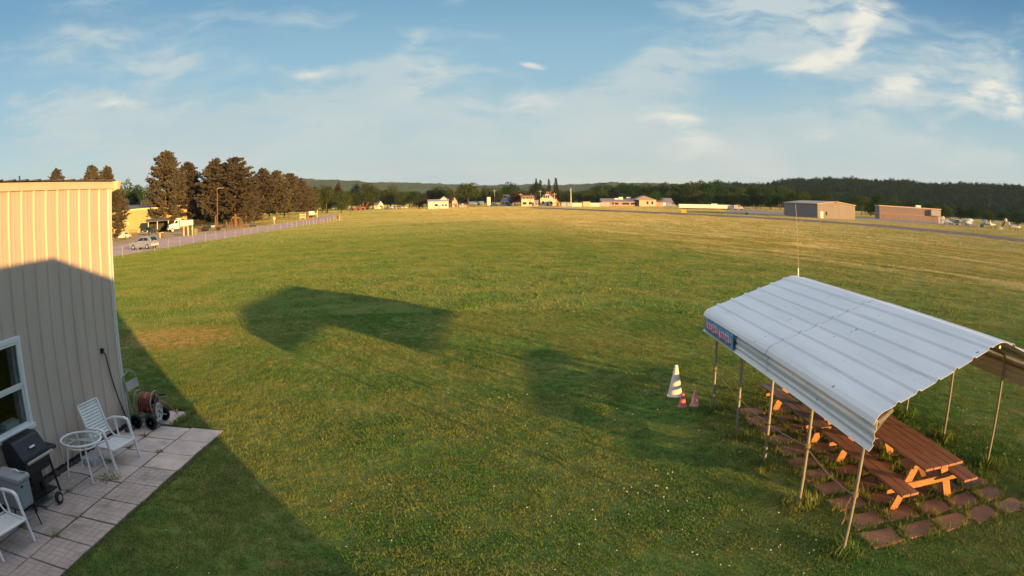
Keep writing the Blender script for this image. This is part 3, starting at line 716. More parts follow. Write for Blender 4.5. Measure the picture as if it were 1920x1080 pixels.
# whip antenna beyond the ridge
an = thing('antenna', 'thin white whip antenna standing behind the canopy ridge', 'antenna', (5.74, 13.05, 0))
MB().tube([(0, 0, 0), (0, 0, 2.3)], .022, 8).build('mast', M_GALV, an); MB().tube([(0, 0, 2.3), (0, 0, 2.60)], .020, 8, r1=.014).build('base_coil', M_WHITE, an)
MB().tube([(0, 0, 2.62), (-.03, 0, 3.2), (-.07, 0, 3.88)], .0055, 6, r1=.004).build('whip', mat('whip_tan', (.42, .34, .26), .6), an)

# rope along the posts
M_ROPE = mat('old_rope', (.30, .21, .11), .9, var=.2, scale=30)
rp = thing('rope', 'thin tan rope sagging between the near posts of the canopy', 'rope', (3.70, 12.26, .82))
def sag(a, b, s, n=16): 
    a, b = Vector(a), Vector(b); return [a + (b - a) * t - Vector((0, 0, s * 4 * t * (1 - t))) for t in [k / n for k in range(n + 1)]]
O = Vector((3.70, 12.26, .82))
pts = sag((3.695, 12.26, .83), (3.695, 7.70, .87), .16) ; pts2 = sag((3.695, 7.70, .87), (3.695, 6.16, .80), .055, 8)
MB().tube([p - O for p in pts], .008, 6).build('rope_span', M_ROPE, rp); MB().tube([p - O for p in pts2], .008, 6).build('rope_span', M_ROPE, rp)
for y, z in ((12.26, .83), (7.70, .87), (6.16, .80)):
    o = MB()
    for k in range(3): o.tube([(3.725 + .034 * math.cos(a) - O.x, y + .034 * math.sin(a) - O.y, z - .02 + k * .02 - O.z) for a in [2 * PI * i / 10 for i in range(10)]], .010, 5, True)
    o.build('knot', M_ROPE, rp)
MB().tube([Vector(p) - O for p in ((3.69, 6.17, .79), (3.66, 6.21, .65), (3.67, 6.2, .5), (3.64, 6.2, .42))], .009, 6).build('loose_end', mat('rope_end', (.32, .17, .09), .9), rp)
MB().tube([Vector(p) - O for p in ((3.70, 12.29, .80), (3.74, 12.33, .93), (3.71, 12.35, .72))], .011, 6).build('loose_end', mat('rope_end', (.32, .17, .09), .9), rp)

# ------------------------------------------------------------------ picnic tables
M_WOOD = mat('brown_stained_wood', (.38, .175, .115), .62, var=.22, scale=5, stretch=(6, .5, 6), dirt=(.23, .115, .07), dirt_scale=3, dirt_lo=.58)
M_WOOD2 = mat('grey_brown_wood', (.30, .185, .15), .6, var=.2, scale=5, stretch=(6, .5, 6), dirt=(.14, .09, .07), dirt_scale=3, dirt_lo=.58)
M_WOODL = mat('orange_stained_wood', (.42, .20, .09), .65, var=.2, scale=4, stretch=(2, 2, 6), dirt=(.26, .12, .055), dirt_scale=5, dirt_lo=.56)
def picnic(x, y0, y1, label, m):
    yc = (y0 + y1) / 2; L = y1 - y0; h = L / 2
    t = thing('picnic_table', label, 'picnic table', (x, yc, .03), 0, 'brown picnic tables under the canopy')
    o = MB()
    for k in range(5):
        w = .137; xa = -.36 + k * .1455; o.bx(xa, xa + w, -h + random.uniform(0, .015), h - random.uniform(0, .015), .665, .70)
    o.build('table_top', m, t, bevel=.004)
    for s in (-1, 1):
        o = MB()
        for k in range(2): xa = s * .58 - .145 + k * .147; o.bx(xa, xa + .138, -h - .04, h + .02, .385, .42)
        o.build('bench', m, t, bevel=.004)
    for e in (-1, 1):
        y = e * (h - .42)
        for s in (-1, 1):
            o = MB().beam((s * .24, y, .645), (s * .53, y, .0), .04, .13, (1, 0, .5)); o.build('leg', M_WOODL, t)
        o = MB().beam((-.74, y - e * -.042, .335), (.74, y - e * -.042, .335), .04, .095, (0, 0, 1)); o.build('bench_support', M_WOODL, t, bevel=.004)
        o = MB().beam((-.33, y + e * .042, .615), (.33, y + e * .042, .615), .04, .09, (0, 0, 1)); o.build('top_support', M_WOODL, t, bevel=.004)
        o = MB().beam((0, y - e * .03, .33), (0, y - e * .62, .64), .09, .04, (0, 0, 1)); o.build('diagonal_brace', M_WOODL, t)
    return t
picnic(5.475, 6.58, 9.36, 'brown picnic table nearer to the camera, its end in the sun', M_WOOD)
picnic(5.44, 9.52, 12.32, 'greyer brown picnic table farther in under the canopy', M_WOOD2)

# slabs under the canopy, sunk in the grass
M_RSLAB = slab_mat('reddish_slab', (.40, .205, .14))
me_r = [slab_mesh(.50, .42, 'paving_slab', M_RSLAB, .03, .03) for k in range(4)]
for j in range(5):
    for i in range(11):
        x = 4.43 + .585 * j + random.uniform(-.03, .03); y = 12.0 - .565 * i + random.uniform(-.03, .03) - .05 * j
        slab(random.choice(me_r), x, y, 0, random.uniform(-.10, .10) + random.choice((0, PI)), 'reddish slab sunk in the grass under the canopy, in loose rows around the picnic tables', 'reddish slabs under the canopy')

# cones
M_CONE = mat('faded_cone', (.84, .72, .66), .6, var=.06, scale=5, dirt=(.62, .47, .42), dirt_scale=4, dirt_lo=.55)
M_CONEW = mat('cone_band', (.66, .56, .50), .5, var=.06)
M_PINK = mat('pink_cone', (.80, .36, .38), .55, var=.2, scale=6); M_PINK2 = mat('red_cone', (.80, .18, .20), .55, var=.2, scale=6)
def cone(loc, h, r, m, label, bands, mb_=None):
    t = thing('traffic_cone', label, 'traffic cone', loc, .3)
    R = lambda z: r + (.22 * r - r) * (z / h)
    MB().lathe([(R(.02) * 1.0, .02), (R(h * .5), h * .5), (R(h) , h - .01), (R(h) * .7, h)], n=24).build('cone_body', m, t, smooth=False)
    MB().lathe([(r * 1.10, 0), (r * 1.10, .015), (r * .98, .03)], n=24).build('base', m, t)
    for z0, z1 in bands: MB().lathe([(R(z0) + .003, z0), (R(z1) + .003, z1)], n=24).build('band', mb_, t)
cone((3.24, 13.45, 0), .64, .155, M_CONE, 'tall faded whitish traffic cone beside two small ones', ())
cone((3.21, 12.66, 0), .31, .085, M_PINK2, 'small bright red cone just in front of the tall cone', ())
cone((3.46, 12.68, 0), .31, .085, M_PINK, 'small faded pink cone standing apart towards the canopy', ())

# ================================================================== TREES
def leaf_mat(name, a, b, hi, transl=.25):
    m, nt, out = newmat(name)
    tc = nt.nodes.new('ShaderNodeTexCoord'); oi = nt.nodes.new('ShaderNodeObjectInfo'); g = nt.nodes.new('ShaderNodeNewGeometry')
    n1 = noise(nt, g.outputs['Position'], .35, 3); n2 = noise(nt, g.outputs['Position'], 1.6, 3)
    c = mixc(nt, smooth(nt, n1, .35, .65), c4(a), c4(b)); c = mixc(nt, smooth(nt, n2, .5, .75, 0, .7), c, c4(hi))
    hs = nt.nodes.new('ShaderNodeHueSaturation'); lk(nt, c, hs.inputs['Color'])
    lk(nt, math1(nt, 'ADD', .485, math1(nt, 'MULTIPLY', oi.outputs['Random'], .03)), hs.inputs['Hue']); lk(nt, math1(nt, 'ADD', .75, math1(nt, 'MULTIPLY', oi.outputs['Random'], .5)), hs.inputs['Value'])
    d = nd(nt, 'ShaderNodeBsdfDiffuse', Roughness=.5); t = nt.nodes.new('ShaderNodeBsdfTranslucent'); mx = nt.nodes.new('ShaderNodeMixShader'); mx.inputs[0].default_value = transl
    lk(nt, hs.outputs[0], d.inputs[0]); lk(nt, hs.outputs[0], t.inputs[0]); lk(nt, d.outputs[0], mx.inputs[1]); lk(nt, t.outputs[0], mx.inputs[2]); lk(nt, mx.outputs[0], out.inputs[0]); return m
M_PINE = leaf_mat('pine_needles', (.066, .060, .045), (.100, .086, .062), (.150, .106, .076), .1)
M_LEAF = leaf_mat('broad_leaves', (.044, .072, .020), (.078, .098, .026), (.115, .115, .034))
M_DARK = leaf_mat('dark_leaves', (.018, .052, .020), (.034, .074, .025), (.056, .090, .030), .15)
M_MAROON = leaf_mat('maroon_leaves', (.045, .016, .016), (.07, .024, .020), (.09, .035, .025))
M_SPRUCE = leaf_mat('spruce_needles', (.018, .026, .016), (.030, .036, .020), (.045, .044, .022), .08)
M_BARK = mat('pine_bark', (.24, .115, .06), .9, var=.3, scale=2.5, stretch=(1, 1, .3)); M_BARKD = mat('grey_bark', (.12, .085, .06), .9, var=.3, scale=2)

def card(b, p, d, up, L, w, rd):
    """one small leaf spray: a pointed quad from p along d"""
    s = d.cross(up); s = s.normalized() if s.length > 1e-4 else Vector((1, 0, 0))
    k = len(b.v); m_ = p + d * L * .55
    b.v += [p, m_ + s * w * .5, p + d * L, m_ - s * w * .5]; b.f.append((k, k + 1, k + 2, k + 3))
def pine_crown(seed, base=.13, R=.25, whorls=20, open_=0.):
    rd = random.Random(seed); b = MB(); Z = Vector((0, 0, 1))
    for i in range(whorls):
        f = i / (whorls - 1); z = base + (1 - base) * f ** .92
        prof = R * (math.sin(PI * min(1, (1 - f) * .98 + .02) ** .62) ** .55 if f > .35 else (.72 + .8 * f)) * (1 if f < .97 else .6)
        if f > .35: prof = R * ((1 - f) / .65) ** .62
        nb = rd.randint(6, 8) if f < .85 else 5; a0 = rd.uniform(0, 6.3)
        for k in range(nb):
            if rd.random() < open_: continue
            a = a0 + 2 * PI * k / nb + rd.uniform(-.3, .3); L = prof * rd.uniform(.62, 1.18) + .015
            rise = rd.uniform(-.05, .22) + f * .35
            dirv = Vector((math.cos(a), math.sin(a), rise)).normalized()
            p0 = Vector((0, 0, z + rd.uniform(-.02, .02)))
            n = max(3, int(L / .028))
            for j in range(n):
                t = .28 + .72 * (j + rd.random()) / n; p = p0 + dirv * L * t + Vector((0, 0, .03 * t * t))
                sp = .046 * (1.1 - .35 * t)
                for q_ in range(7):
                    dd = Vector((rd.gauss(0, .7), rd.gauss(0, .7), rd.uniform(-.15, .9))) + dirv * .8; dd.normalize()
                    card(b, p + Vector((rd.gauss(0, .012), rd.gauss(0, .012), rd.gauss(0, .008))), dd, Vector((rd.gauss(0, 1), rd.gauss(0, 1), rd.gauss(0, 1))), sp * rd.uniform(.8, 1.5), sp * rd.uniform(.6, .95), rd)
    for q_ in range(20):
        card(b, Vector((0, 0, .97)) + Vector((rd.gauss(0, .008), rd.gauss(0, .008), rd.uniform(-.03, .02))), Vector((rd.gauss(0, .3), rd.gauss(0, .3), 1)).normalized(), Vector((rd.gauss(0, 1), 1, 0)), .03, .02, rd)
    return b
def spruce_crown(seed):
    rd = random.Random(seed); b = MB(); Z = Vector((0, 0, 1))
    for i in range(22):
        f = i / 21; z = .08 + .92 * f; R = .20 * (1 - f) ** .85 + .008
        for k in range(9):
            a = rd.uniform(0, 6.3); L = R * rd.uniform(.7, 1.15); dv = Vector((math.cos(a), math.sin(a), -.25)).normalized()
            for j in range(4):
                p = Vector((0, 0, z)) + dv * L * (.3 + .7 * (j + rd.random()) / 4)
                for q_ in range(3): card(b, p, (dv * .8 + Vector((rd.gauss(0, .4), rd.gauss(0, .4), rd.uniform(-.4, .3)))).normalized(), Vector((rd.gauss(0, 1), rd.gauss(0, 1), 1)), .045, .03, rd)
    return b
def broad_crown(seed, base=.14, R=.36, lobes=11, leaf=.030, n=2300, top=1.0):
    rd = random.Random(seed); b = MB(); L = [(Vector((0, 0, .60)), .30)]
    for i in range(lobes):
        a = rd.uniform(0, 6.3); z = rd.uniform(base + .14, .84); k = 1 - abs(z - .5) * 1.05; rr = R * rd.uniform(.35, .72) * k
        r = rd.uniform(.13, .21); L.append((Vector((math.cos(a) * rr, math.sin(a) * rr, min(z, top - r))), r))
    tot = sum(r * r for c, r in L)
    for c, r in L:
        for k in range(int(n * r * r / tot)):
            d = Vector((rd.gauss(0, 1), rd.gauss(0, 1), rd.gauss(.15, 1))).normalized(); rad = r * (rd.random() ** .33) * rd.uniform(.85, 1.12)
            p = c + Vector((d.x * rad, d.y * rad, d.z * rad * .9))
            if p.z < base: continue
            dd = (d * .6 + Vector((rd.gauss(0, .6), rd.gauss(0, .6), rd.gauss(0, .5)))).normalized()
            card(b, p, dd, Vector((rd.gauss(0, 1), rd.gauss(0, 1), rd.gauss(0, 1))), leaf * rd.uniform(.9, 1.9), leaf * rd.uniform(.8, 1.5), rd)
    return b
def mesh_of(b, name, m):
    me = bpy.data.meshes.new(name); me.from_pydata([tuple(v) for v in b.v], [], b.f); me.update(); me.materials.append(m); return me
def trunk_mesh(h, r, m, seed, limbs=4):
    rd = random.Random(seed); b = MB()
    b.tube([(0, 0, -.01), (rd.uniform(-.006, .006), rd.uniform(-.006, .006), h * .4), (rd.uniform(-.012, .012), rd.uniform(-.012, .012), h)], r, 8, r1=r * .35)
    for i in range(limbs):
        z = h * rd.uniform(.35, .85); a = rd.uniform(0, 6.3); l = rd.uniform(.12, .22)
        b.tube([(0, 0, z), (math.cos(a) * l * .5, math.sin(a) * l * .5, z + l * .45), (math.cos(a) * l, math.sin(a) * l, z + l * .8)], r * .45, 6, r1=r * .15)
    me = mesh_of(b, 'trunk', m); return me
KIND = {}
def variants(kind, crowns, trunks): KIND[kind] = (crowns, trunks)
variants('pine', [mesh_of(pine_crown(s, rd_[0], rd_[1], rd_[2], .1), 'crown', M_PINE) for s, rd_ in enumerate(((.06, .27, 21), (.07, .25, 20), (.05, .28, 21), (.07, .25, 20)))], [trunk_mesh(.9, .014, M_BARK, 31, 0), trunk_mesh(.9, .012, M_BARK, 32, 0)])
variants('pine_clear', [mesh_of(pine_crown(10 + s, .20, .25, 18, .08), 'crown', M_PINE) for s in range(3)], [trunk_mesh(.9, .015, M_BARK, 33, 0), trunk_mesh(.9, .013, M_BARK, 34, 0)])
variants('spruce', [mesh_of(spruce_crown(s), 'crown', M_SPRUCE) for s in (1, 2)], [trunk_mesh(.8, .015, M_BARKD, 35, 0)])
bl = [broad_crown(40 + s, .10, .38, 12) for s in range(5)]
TR_B = [trunk_mesh(.6, .025, M_BARKD, 36), trunk_mesh(.55, .022, M_BARKD, 37)]
variants('broad', [mesh_of(b_, 'crown', M_LEAF) for b_ in bl], TR_B)
variants('dark', [mesh_of(b_, 'crown', M_DARK) for b_ in bl], TR_B)
variants('maroon', [mesh_of(b_, 'crown', M_MAROON) for b_ in bl[:2]], TR_B)
NAMES = {'pine': 'pine_tree', 'pine_clear': 'pine_tree', 'spruce': 'spruce_tree', 'broad': 'leafy_tree', 'dark': 'leafy_tree', 'maroon': 'leafy_tree'}
TREE_N = [0]
def tree(kind, px, top, D, w, label, group=None, z0=0.):
    """w: width of the crown in pixels of the photograph, top: height of its tip in the photograph"""
    TREE_N[0] += 1; rd = random.Random(TREE_N[0] * 13)
    p = at(px, D); H = (hz(px, top, D) - z0) * (1.09 if kind in ('broad', 'dark', 'maroon') else 1.); wm = wid(px - w / 2, px + w / 2, D)
    nat = {'pine': .36, 'pine_clear': .33, 'spruce': .40}.get(kind, .66); k = max(.35, min(1.9, wm / (nat * H))) * H
    cr, tr = KIND[kind]; ic = TREE_N[0] % len(cr)
    t = thing(NAMES[kind], label, 'tree', (p.x, p.y, z0), rd.uniform(0, 6.28), group, (k, k, H))
    for nm, me in (('trunk', tr[TREE_N[0] % len(tr)]), ('crown', cr[ic])):
        o = bpy.data.objects.new(nm, me); COL.objects.link(o); o.parent = t
    return t
# pines beside the road
gp = 'tall pines beside the road'
tree('pine', 311, 290, 192, 58, 'tallest dark pine, pointed, standing behind the white dump truck', gp)
tree('pine', 353, 311, 196, 48, 'second tallest pine, merged with the tallest one on its road side', gp)
tree('pine_clear', 404, 305, 184, 48, 'pine behind the orange lamp pole, narrower of the pair there', gp)
tree('pine_clear', 441, 302, 182, 62, 'broad round-topped pine of the pair behind the log rack', gp)
tree('pine', 476, 362, 205, 34, 'short pine filling the gap right of the log rack', gp)
for i, (px, top, D, w) in enumerate(((494, 322, 208, 40), (519, 325, 214, 40), (543, 330, 220, 38), (562, 339, 228, 32))):
    tree('pine_clear', px, top, D, w, ('bare-trunked pine at the near end of the roadside grove', 'bare-trunked pine second from the near end of the roadside grove', 'bare-trunked pine third from the near end of the roadside grove', 'bare-trunked pine at the far end of the roadside grove, by the cream board sign')[i], gp)
for i, (px, top, D, w) in enumerate(((334, 338, 200, 44), (379, 349, 205, 36), (424, 334, 200, 40), (461, 346, 200, 36))):
    tree('pine', px, top, D, w, ('lower pine between the two tallest pines', 'low pine filling the gap left of the orange lamp pole', 'pine between the two pines of the pair behind the log rack', 'low pine on the right flank of the pair behind the log rack')[i], gp)
for i, (px, top, D, w) in enumerate(((505, 345, 232, 34), (533, 346, 240, 34), (576, 352, 250, 30))):
    tree('pine_clear', px, top, D, w, ('shorter pine behind the near end of the roadside grove', 'shorter pine behind the middle of the roadside grove', 'shorter pine closing the far end of the roadside grove')[i], gp)
tree('pine', 212, 352, 140, 40, 'reddish green bushy tree at the corner of the metal building, before the yellow building', None)
tree('spruce', 36, 331, 240, 12, 'tiny treetop over the metal building roof, farthest from the corner', 'treetops over the metal building')
tree('pine', 105, 324, 235, 34, 'rounded treetop over the metal building roof', 'treetops over the metal building')
tree('pine', 172, 319, 225, 44, 'wide treetop over the roof, near the corner of the metal building', 'treetops over the metal building')
tree('pine', 201, 317, 225, 32, 'pointed treetop just over the corner of the metal building', 'treetops over the metal building')
for i, (px, top, D, w) in enumerate(((230, 343, 270, 46), (252, 347, 280, 40), (274, 352, 290, 40), (292, 356, 285, 36), (330, 360, 300, 50), (376, 362, 300, 50), (465, 368, 300, 40))):
    tree('dark' if i % 2 else 'broad', px, top, D, w, 'leafy tree of the wood behind the yellow building and the pines', 'wood behind the yellow building')
# leafy trees between the pines and the houses
for i, (k, px, top, D, w, lb) in enumerate((
    ('broad', 590, 352, 300, 34, 'leafy tree next to the far end of the pine grove'), ('broad', 612, 347, 330, 40, 'yellowish leafy tree right of the pine grove'),
    ('maroon', 634, 344, 380, 18, 'reddish treetop showing over the leafy trees right of the pines'), ('broad', 640, 360, 350, 34, 'low leafy tree behind the road bend'),
    ('broad', 657, 361, 365, 34, 'round leafy tree just left of the red machine'), ('dark', 668, 345, 470, 22, 'dark treetop behind the red machine'),
    ('broad', 688, 343, 455, 46, 'largest leafy tree behind the red machine'), ('broad', 703, 357, 520, 26, 'leafy tree behind the white-gabled barn'),
    ('broad', 733, 350, 500, 40, 'leafy tree behind the row of parked cars'), ('broad', 757, 359, 480, 34, 'leafy tree right of the row of parked cars'),
    ('broad', 786, 365, 400, 38, 'light green tree spreading left of the white house'), ('maroon', 806, 356, 470, 18, 'maroon tree behind the white house'),
    ('dark', 820, 351, 460, 32, 'dark green tree behind the white house roof'), ('broad', 842, 352, 480, 28, 'leafy tree right behind the white house'),
    ('broad', 878, 343, 430, 44, 'big round tree standing alone right of the white house'), ('broad', 913, 351, 520, 26, 'leafy tree behind the blue roofs'),
    ('broad', 930, 352, 540, 24, 'thin leafy tree behind the slim pole'), ('dark', 959, 343, 460, 36, 'big dome-shaped tree behind the grey gabled house'),
    ('maroon', 966, 362, 418, 26, 'maroon tree between the grey gabled house and the red-roofed house'), ('dark', 1005, 343, 470, 32, 'dark tree between the red-roofed and the cream house'),
    ('spruce', 1006, 335, 480, 14, 'spire of a spruce left of the cream house roof'), ('spruce', 1014, 338, 490, 16, 'second spruce spire left of the cream house roof'),
    ('spruce', 1030, 336, 500, 14, 'slim spruce right behind the cream house roof'), ('spruce', 1043, 334, 480, 18, 'tallest spruce, behind the cream house'),
    ('broad', 1020, 352, 520, 30, 'leafy tree behind the cream house'), ('broad', 1048, 355, 500, 26, 'leafy tree at the right side of the cream house'))):
    tree(k, px, top, D, w, lb)
rd = random.Random(77)
for i in range(9):
    px = 586 + i * 24 + rd.uniform(-6, 6)
    tree('dark', px, 361 + rd.uniform(-3, 5), 560 + rd.uniform(0, 60), 34, 'dark tree of the low wood behind the road bend and the cars', 'low wood behind the road bend')
for i in range(13):
    px = 584 + i * 17 + rd.uniform(-5, 5)
    if abs(px - 713) < 9 or abs(px - 668) < 18: continue
    tree(rd.choice(('broad', 'broad', 'dark')), px, 364 + rd.uniform(-6, 5), 490 + rd.uniform(-30, 40) if px > 640 else 345 + rd.uniform(0, 30), rd.uniform(26, 38), 'bushy green tree in the wood between the pine grove and the white house', 'front of the wood left of the white house')
for i in range(12):
    px = 846 + i * 19 + rd.uniform(-5, 5)
    tree(rd.choice(('broad', 'dark', 'dark')), px, 360 + rd.uniform(-5, 6), 500 + rd.uniform(-10, 60), rd.uniform(28, 40), 'green tree filling the gaps behind the houses', 'trees filling the gaps behind the houses')
for i in range(8):
    px = 800 + i * 30 + rd.uniform(-8, 8)
    tree('dark', px, 358 + rd.uniform(-3, 4), 600 + rd.uniform(0, 60), 36, 'dark tree of the low wood behind the houses', 'low wood behind the houses')
# the wood on the right
tops = [(1060, 358), (1080, 354), (1105, 357), (1115, 351), (1135, 347), (1160, 345), (1185, 346), (1210, 347), (1235, 346), (1252, 340), (1275, 346), (1300, 343), (1318, 337), (1335, 340), (1352, 342), (1372, 350), (1395, 351), (1420, 347), (1440, 345), (1460, 350), (1478, 352), (1500, 358)]
for i in range(34):
    px = 1062 + i * 13.3 + rd.uniform(-5, 5)
    for a, b_ in zip(tops, tops[1:]):
        if a[0] <= px <= b_[0]: tp = a[1] + (b_[1] - a[1]) * (px - a[0]) / (b_[0] - a[0])
    tree(rd.choice(('dark', 'dark', 'broad')), px, tp + rd.uniform(-2, 5), 500 - (px - 1060) * .15 + rd.uniform(-20, 60), rd.uniform(26, 44), 'leafy tree in the wood behind the school and the long white trailer', 'wood behind the school')
for i in range(30):
    px = 1066 + i * 16.5 + rd.uniform(-6, 6)
    tree(rd.choice(('dark', 'dark', 'broad')), px, 364 + rd.uniform(-6, 5) - (4 if 1280 < px < 1420 else 0), 440 - (px - 1060) * .16 + rd.uniform(-15, 20), rd.uniform(24, 36), 'lower leafy tree along the front of the wood behind the school', 'front of the wood behind the school')
for i, (px, top, D, w) in enumerate(((1486, 362, 300, 30), (1508, 365, 310, 32), (1532, 366, 330, 30), (1590, 372, 320, 30), (1616, 368, 300, 36), (1632, 378, 270, 26), (1650, 364, 330, 34), (1680, 372, 340, 36), (1712, 376, 340, 36), (1742, 380, 330, 34), (1772, 384, 320, 36), (1800, 388, 310, 34), (1826, 391, 310, 34), (1852, 394, 300, 34), (1880, 395, 300, 36), (1908, 397, 290, 36), (1935, 399, 290, 36))):
    tree('broad' if i % 3 == 1 else 'dark', px, top, D, w, 'leafy tree below the ridge, behind the tan hangars and the parked planes', 'trees below the ridge behind the hangars')

# ------------------------------------------------------------------ hills
def hill(name, D, pts, base, m, rough, seed, depth):
    """a long ridge D metres away whose skyline passes through the points (px, py)"""
    from mathutils import noise as mn
    b = MB(); N = 340; K = 26
    for i in range(N + 1):
        px = pts[0][0] + (pts[-1][0] - pts[0][0]) * i / N
        for a, c in zip(pts, pts[1:]):
            if a[0] <= px <= c[0] + 1e-6:
                t = (px - a[0]) / (c[0] - a[0]); t = t * t * (3 - 2 * t); py = a[1] + (c[1] - a[1]) * t; break
        for k in range(K + 1):
            f = k / K; d = D - depth + depth * f * 1.0; p = at(px, d)
            H = max(0, hz(px, py, D)); z = base + (H - base) * math.sin(f * PI / 2) ** 1.15
            q_ = Vector((p.x, p.y, seed * 100.)) * (1 / 90.); z += rough * f * (mn.noise(q_ * 1.3) * 1.2 + mn.noise(q_ * 5) * .7)
            b.v.append(Vector((p.x, p.y, z)))
        p = at(px, D + depth); b.v.append(Vector((p.x, p.y, base)))
    W_ = K + 2
    b.f = [(i * W_ + k, (i + 1) * W_ + k, (i + 1) * W_ + k + 1, i * W_ + k + 1) for i in range(N) for k in range(K + 1)]
    o = b.build(name, m, smooth=True); tag(o, kind='structure'); return b, N, W_, K
def wood_mat(name, a, b, sc):
    m, nt, out = newmat(name); g = nt.nodes.new('ShaderNodeNewGeometry'); P = g.outputs['Position']
    c = mixc(nt, smooth(nt, noise(nt, P, sc, 5, .65), .35, .68), c4(a), c4(b)); c = mixc(nt, smooth(nt, noise(nt, P, sc * .12, 3), .45, .65, 0, .5), c, c4(tuple(x * 1.3 for x in b)))
    d = nd(nt, 'ShaderNodeBsdfDiffuse', Roughness=1.); lk(nt, c, d.inputs[0]); bn = nt.nodes.new('ShaderNodeBump'); bn.inputs['Strength'].default_value = 1.; bn.inputs['Distance'].default_value = 6.
    lk(nt, noise(nt, P, sc * 1.5, 3), bn.inputs['Height']); lk(nt, bn.outputs[0], d.inputs[2]); lk(nt, d.outputs[0], out.inputs[0]); return m
M_HILL = wood_mat('wooded_hill', (.022, .044, .034), (.045, .066, .044), .05); M_RIDGE = wood_mat('wooded_ridge', (.010, .031, .022), (.019, .045, .030), .09)
hill('hills', 3200, [(430, 352), (520, 345), (570, 338), (640, 341), (700, 344), (760, 345), (820, 347), (860, 349), (900, 350), (960, 349), (1080, 349), (1140, 344), (1180, 345), (1240, 346), (1300, 348), (1420, 352), (1560, 362)], 0, M_HILL, 9, 1, 1500)
rb, RN, RW, RK = hill('ridge', 1150, [(1180, 372), (1290, 356), (1370, 351), (1440, 350), (1491, 344), (1570, 342), (1672, 346), (1763, 351), (1920, 356), (1990, 360), (2120, 372)], 0, M_RIDGE, 5, 2, 620)
pts = []; rd = random.Random(9)
for i in range(RN):
    for k in range(3, RK + 1):
        if rd.random() < (.62 if k > RK - 7 else .40):
            p = rb.v[i * RW + k]; p2 = rb.v[(i + 1) * RW + k]; t = rd.random(); p = p + (p2 - p) * t
            pts.append((p.x + rd.uniform(-6, 6), p.y + rd.uniform(-6, 6), p.z - 3.5, rd.uniform(5.5, 10.5)))
tile = broad_crown(90, .02, .42, 8, .085, 230)
M_WOODS = leaf_mat('ridge_leaves', (.010, .032, .024), (.019, .048, .033), (.030, .060, .038), .15)
scatter('forest', tile, pts, M_WOODS, 'dark wood covering the long ridge')

# ================================================================== FAR THINGS
def az_of(px): d = ray(px, 400); return math.atan2(d.x, d.y)
def far(name, label, cat, px, D, turn=0., group=None, scale=1):
    p = at(px, D); return thing(name, label, cat, (p.x, p.y, 0), -az_of(px) + math.radians(turn), group, scale)
# fence posts along the road
M_POST = mat('pale_post', (.42, .36, .29), .8, var=.15, scale=3)
rd = random.Random(3)
FY = [62.4, 66.3, 70.2, 73.9, 77.5, 81.3, 85.3, 89.0, 92.6, 96.7, 100.3, 103.4, 106.9, 111.7, 114.9, 118.7, 122.4, 125.7, 129.1, 133.0, 135.6, 138.0, 140.8, 143.7, 146.7, 149.5, 152.6, 155.2, 158.2, 161.1, 163.4, 165.9]
for i, y in enumerate(FY):
    h = rd.uniform(1.05, 1.25) if i != 28 else 1.6; r = .020 if i < 17 else .036
    o = MB().box((0, 0, h / 2), (r * 2, r * 2, h)); o.box((0, 0, h + .01), (r * 2.3, r * 2.3, .02))
    f = o.build('fence_post', M_POST, loc=(-40.5 + rd.uniform(-.12, .12), y, 0)); f.rotation_euler = (rd.uniform(-.03, .03), rd.uniform(-.03, .03), rd.uniform(0, 1))
    tag(f, 'thin pale post in the row between the field and the road' if i != 28 else 'taller pale post near the far end of the row along the road', 'fence post', 'posts along the road')

M_TYRE = mat('tyre', (.02, .02, .02), .8); M_RIM = mat('alloy_rim', (.5, .5, .48), .35, .5); M_CGLASS = mat('car_glass', (.02, .025, .03), .08, var=.05, spec=.8)
def paint(name, col): return mat(name, col, .3, var=.03, coat=.6)
M_RED = mat('red_lamp', (.5, .02, .025), .3); M_LAMP = mat('head_lamp', (.75, .75, .7), .15)
def car(name, label, loc, rz, m, prof, glass, width, wheels, scale=1., group=None, parts=()):
    """prof: side outline (x forward, z up); glass: list of side window outlines"""
    t = thing(name, label, 'car' if 'truck' not in name else 'truck', loc, rz, group, scale)
    hw = width / 2; body = MB(); n = len(prof)
    top = max(z for x, z in prof)
    ring = []
    for s in (-1, 1):
        for x, z in prof:
            ring.append((x, s * (hw - max(0, (z - .85)) * .26), z))
    body.add(ring, [tuple(range(n)), tuple(range(2 * n - 1, n - 1, -1))] + [(i, n + i, n + (i + 1) % n, (i + 1) % n) for i in range(n)])
    b_ = body.build('body', m, t, bevel=.03)
    for s in (-1, 1):
        for g in glass:
            o = MB(); k = len(g)
            o.add([(x, s * (hw - max(0, (z - .85)) * .26 + .006), z) for x, z in g] + [(x, s * (hw - max(0, (z - .85)) * .26 - .02), z) for x, z in g], [tuple(range(k)), tuple(range(2 * k - 1, k - 1, -1))] + [(i, k + i, k + (i + 1) % k, (i + 1) % k) for i in range(k)])
            o.build('side_window', M_CGLASS, t)
    for (x, r) in wheels:
        for s in (-1, 1):
            w = MB().lathe([(r * .6, -.1), (r * .95, -.1), (r, -.07), (r, .07), (r * .95, .1), (r * .6, .1)], (x, s * (hw - .08), r), 20, 'y').build('wheel', M_TYRE, t)
            MB().lathe([(.01, -.11), (r * .62, -.105), (r * .62, .105), (.01, .11)], (x, s * (hw - .08), r), 14, 'y').build('rim', M_RIM, w)
    for nm, mm, (x, y, z), (dx, dy, dz) in parts:
        MB().box((x, y, z), (dx, dy, dz)).build(nm, mm, t, bevel=.01)
    return t
hp = [(-1.95, .35), (-1.98, .62), (-1.90, .95), (-1.55, 1.42), (-1.30, 1.47), (-.35, 1.48), (.05, 1.42), (.78, .98), (1.62, .86), (1.92, .68), (1.96, .35), (1.75, .24), (-1.75, .24)]
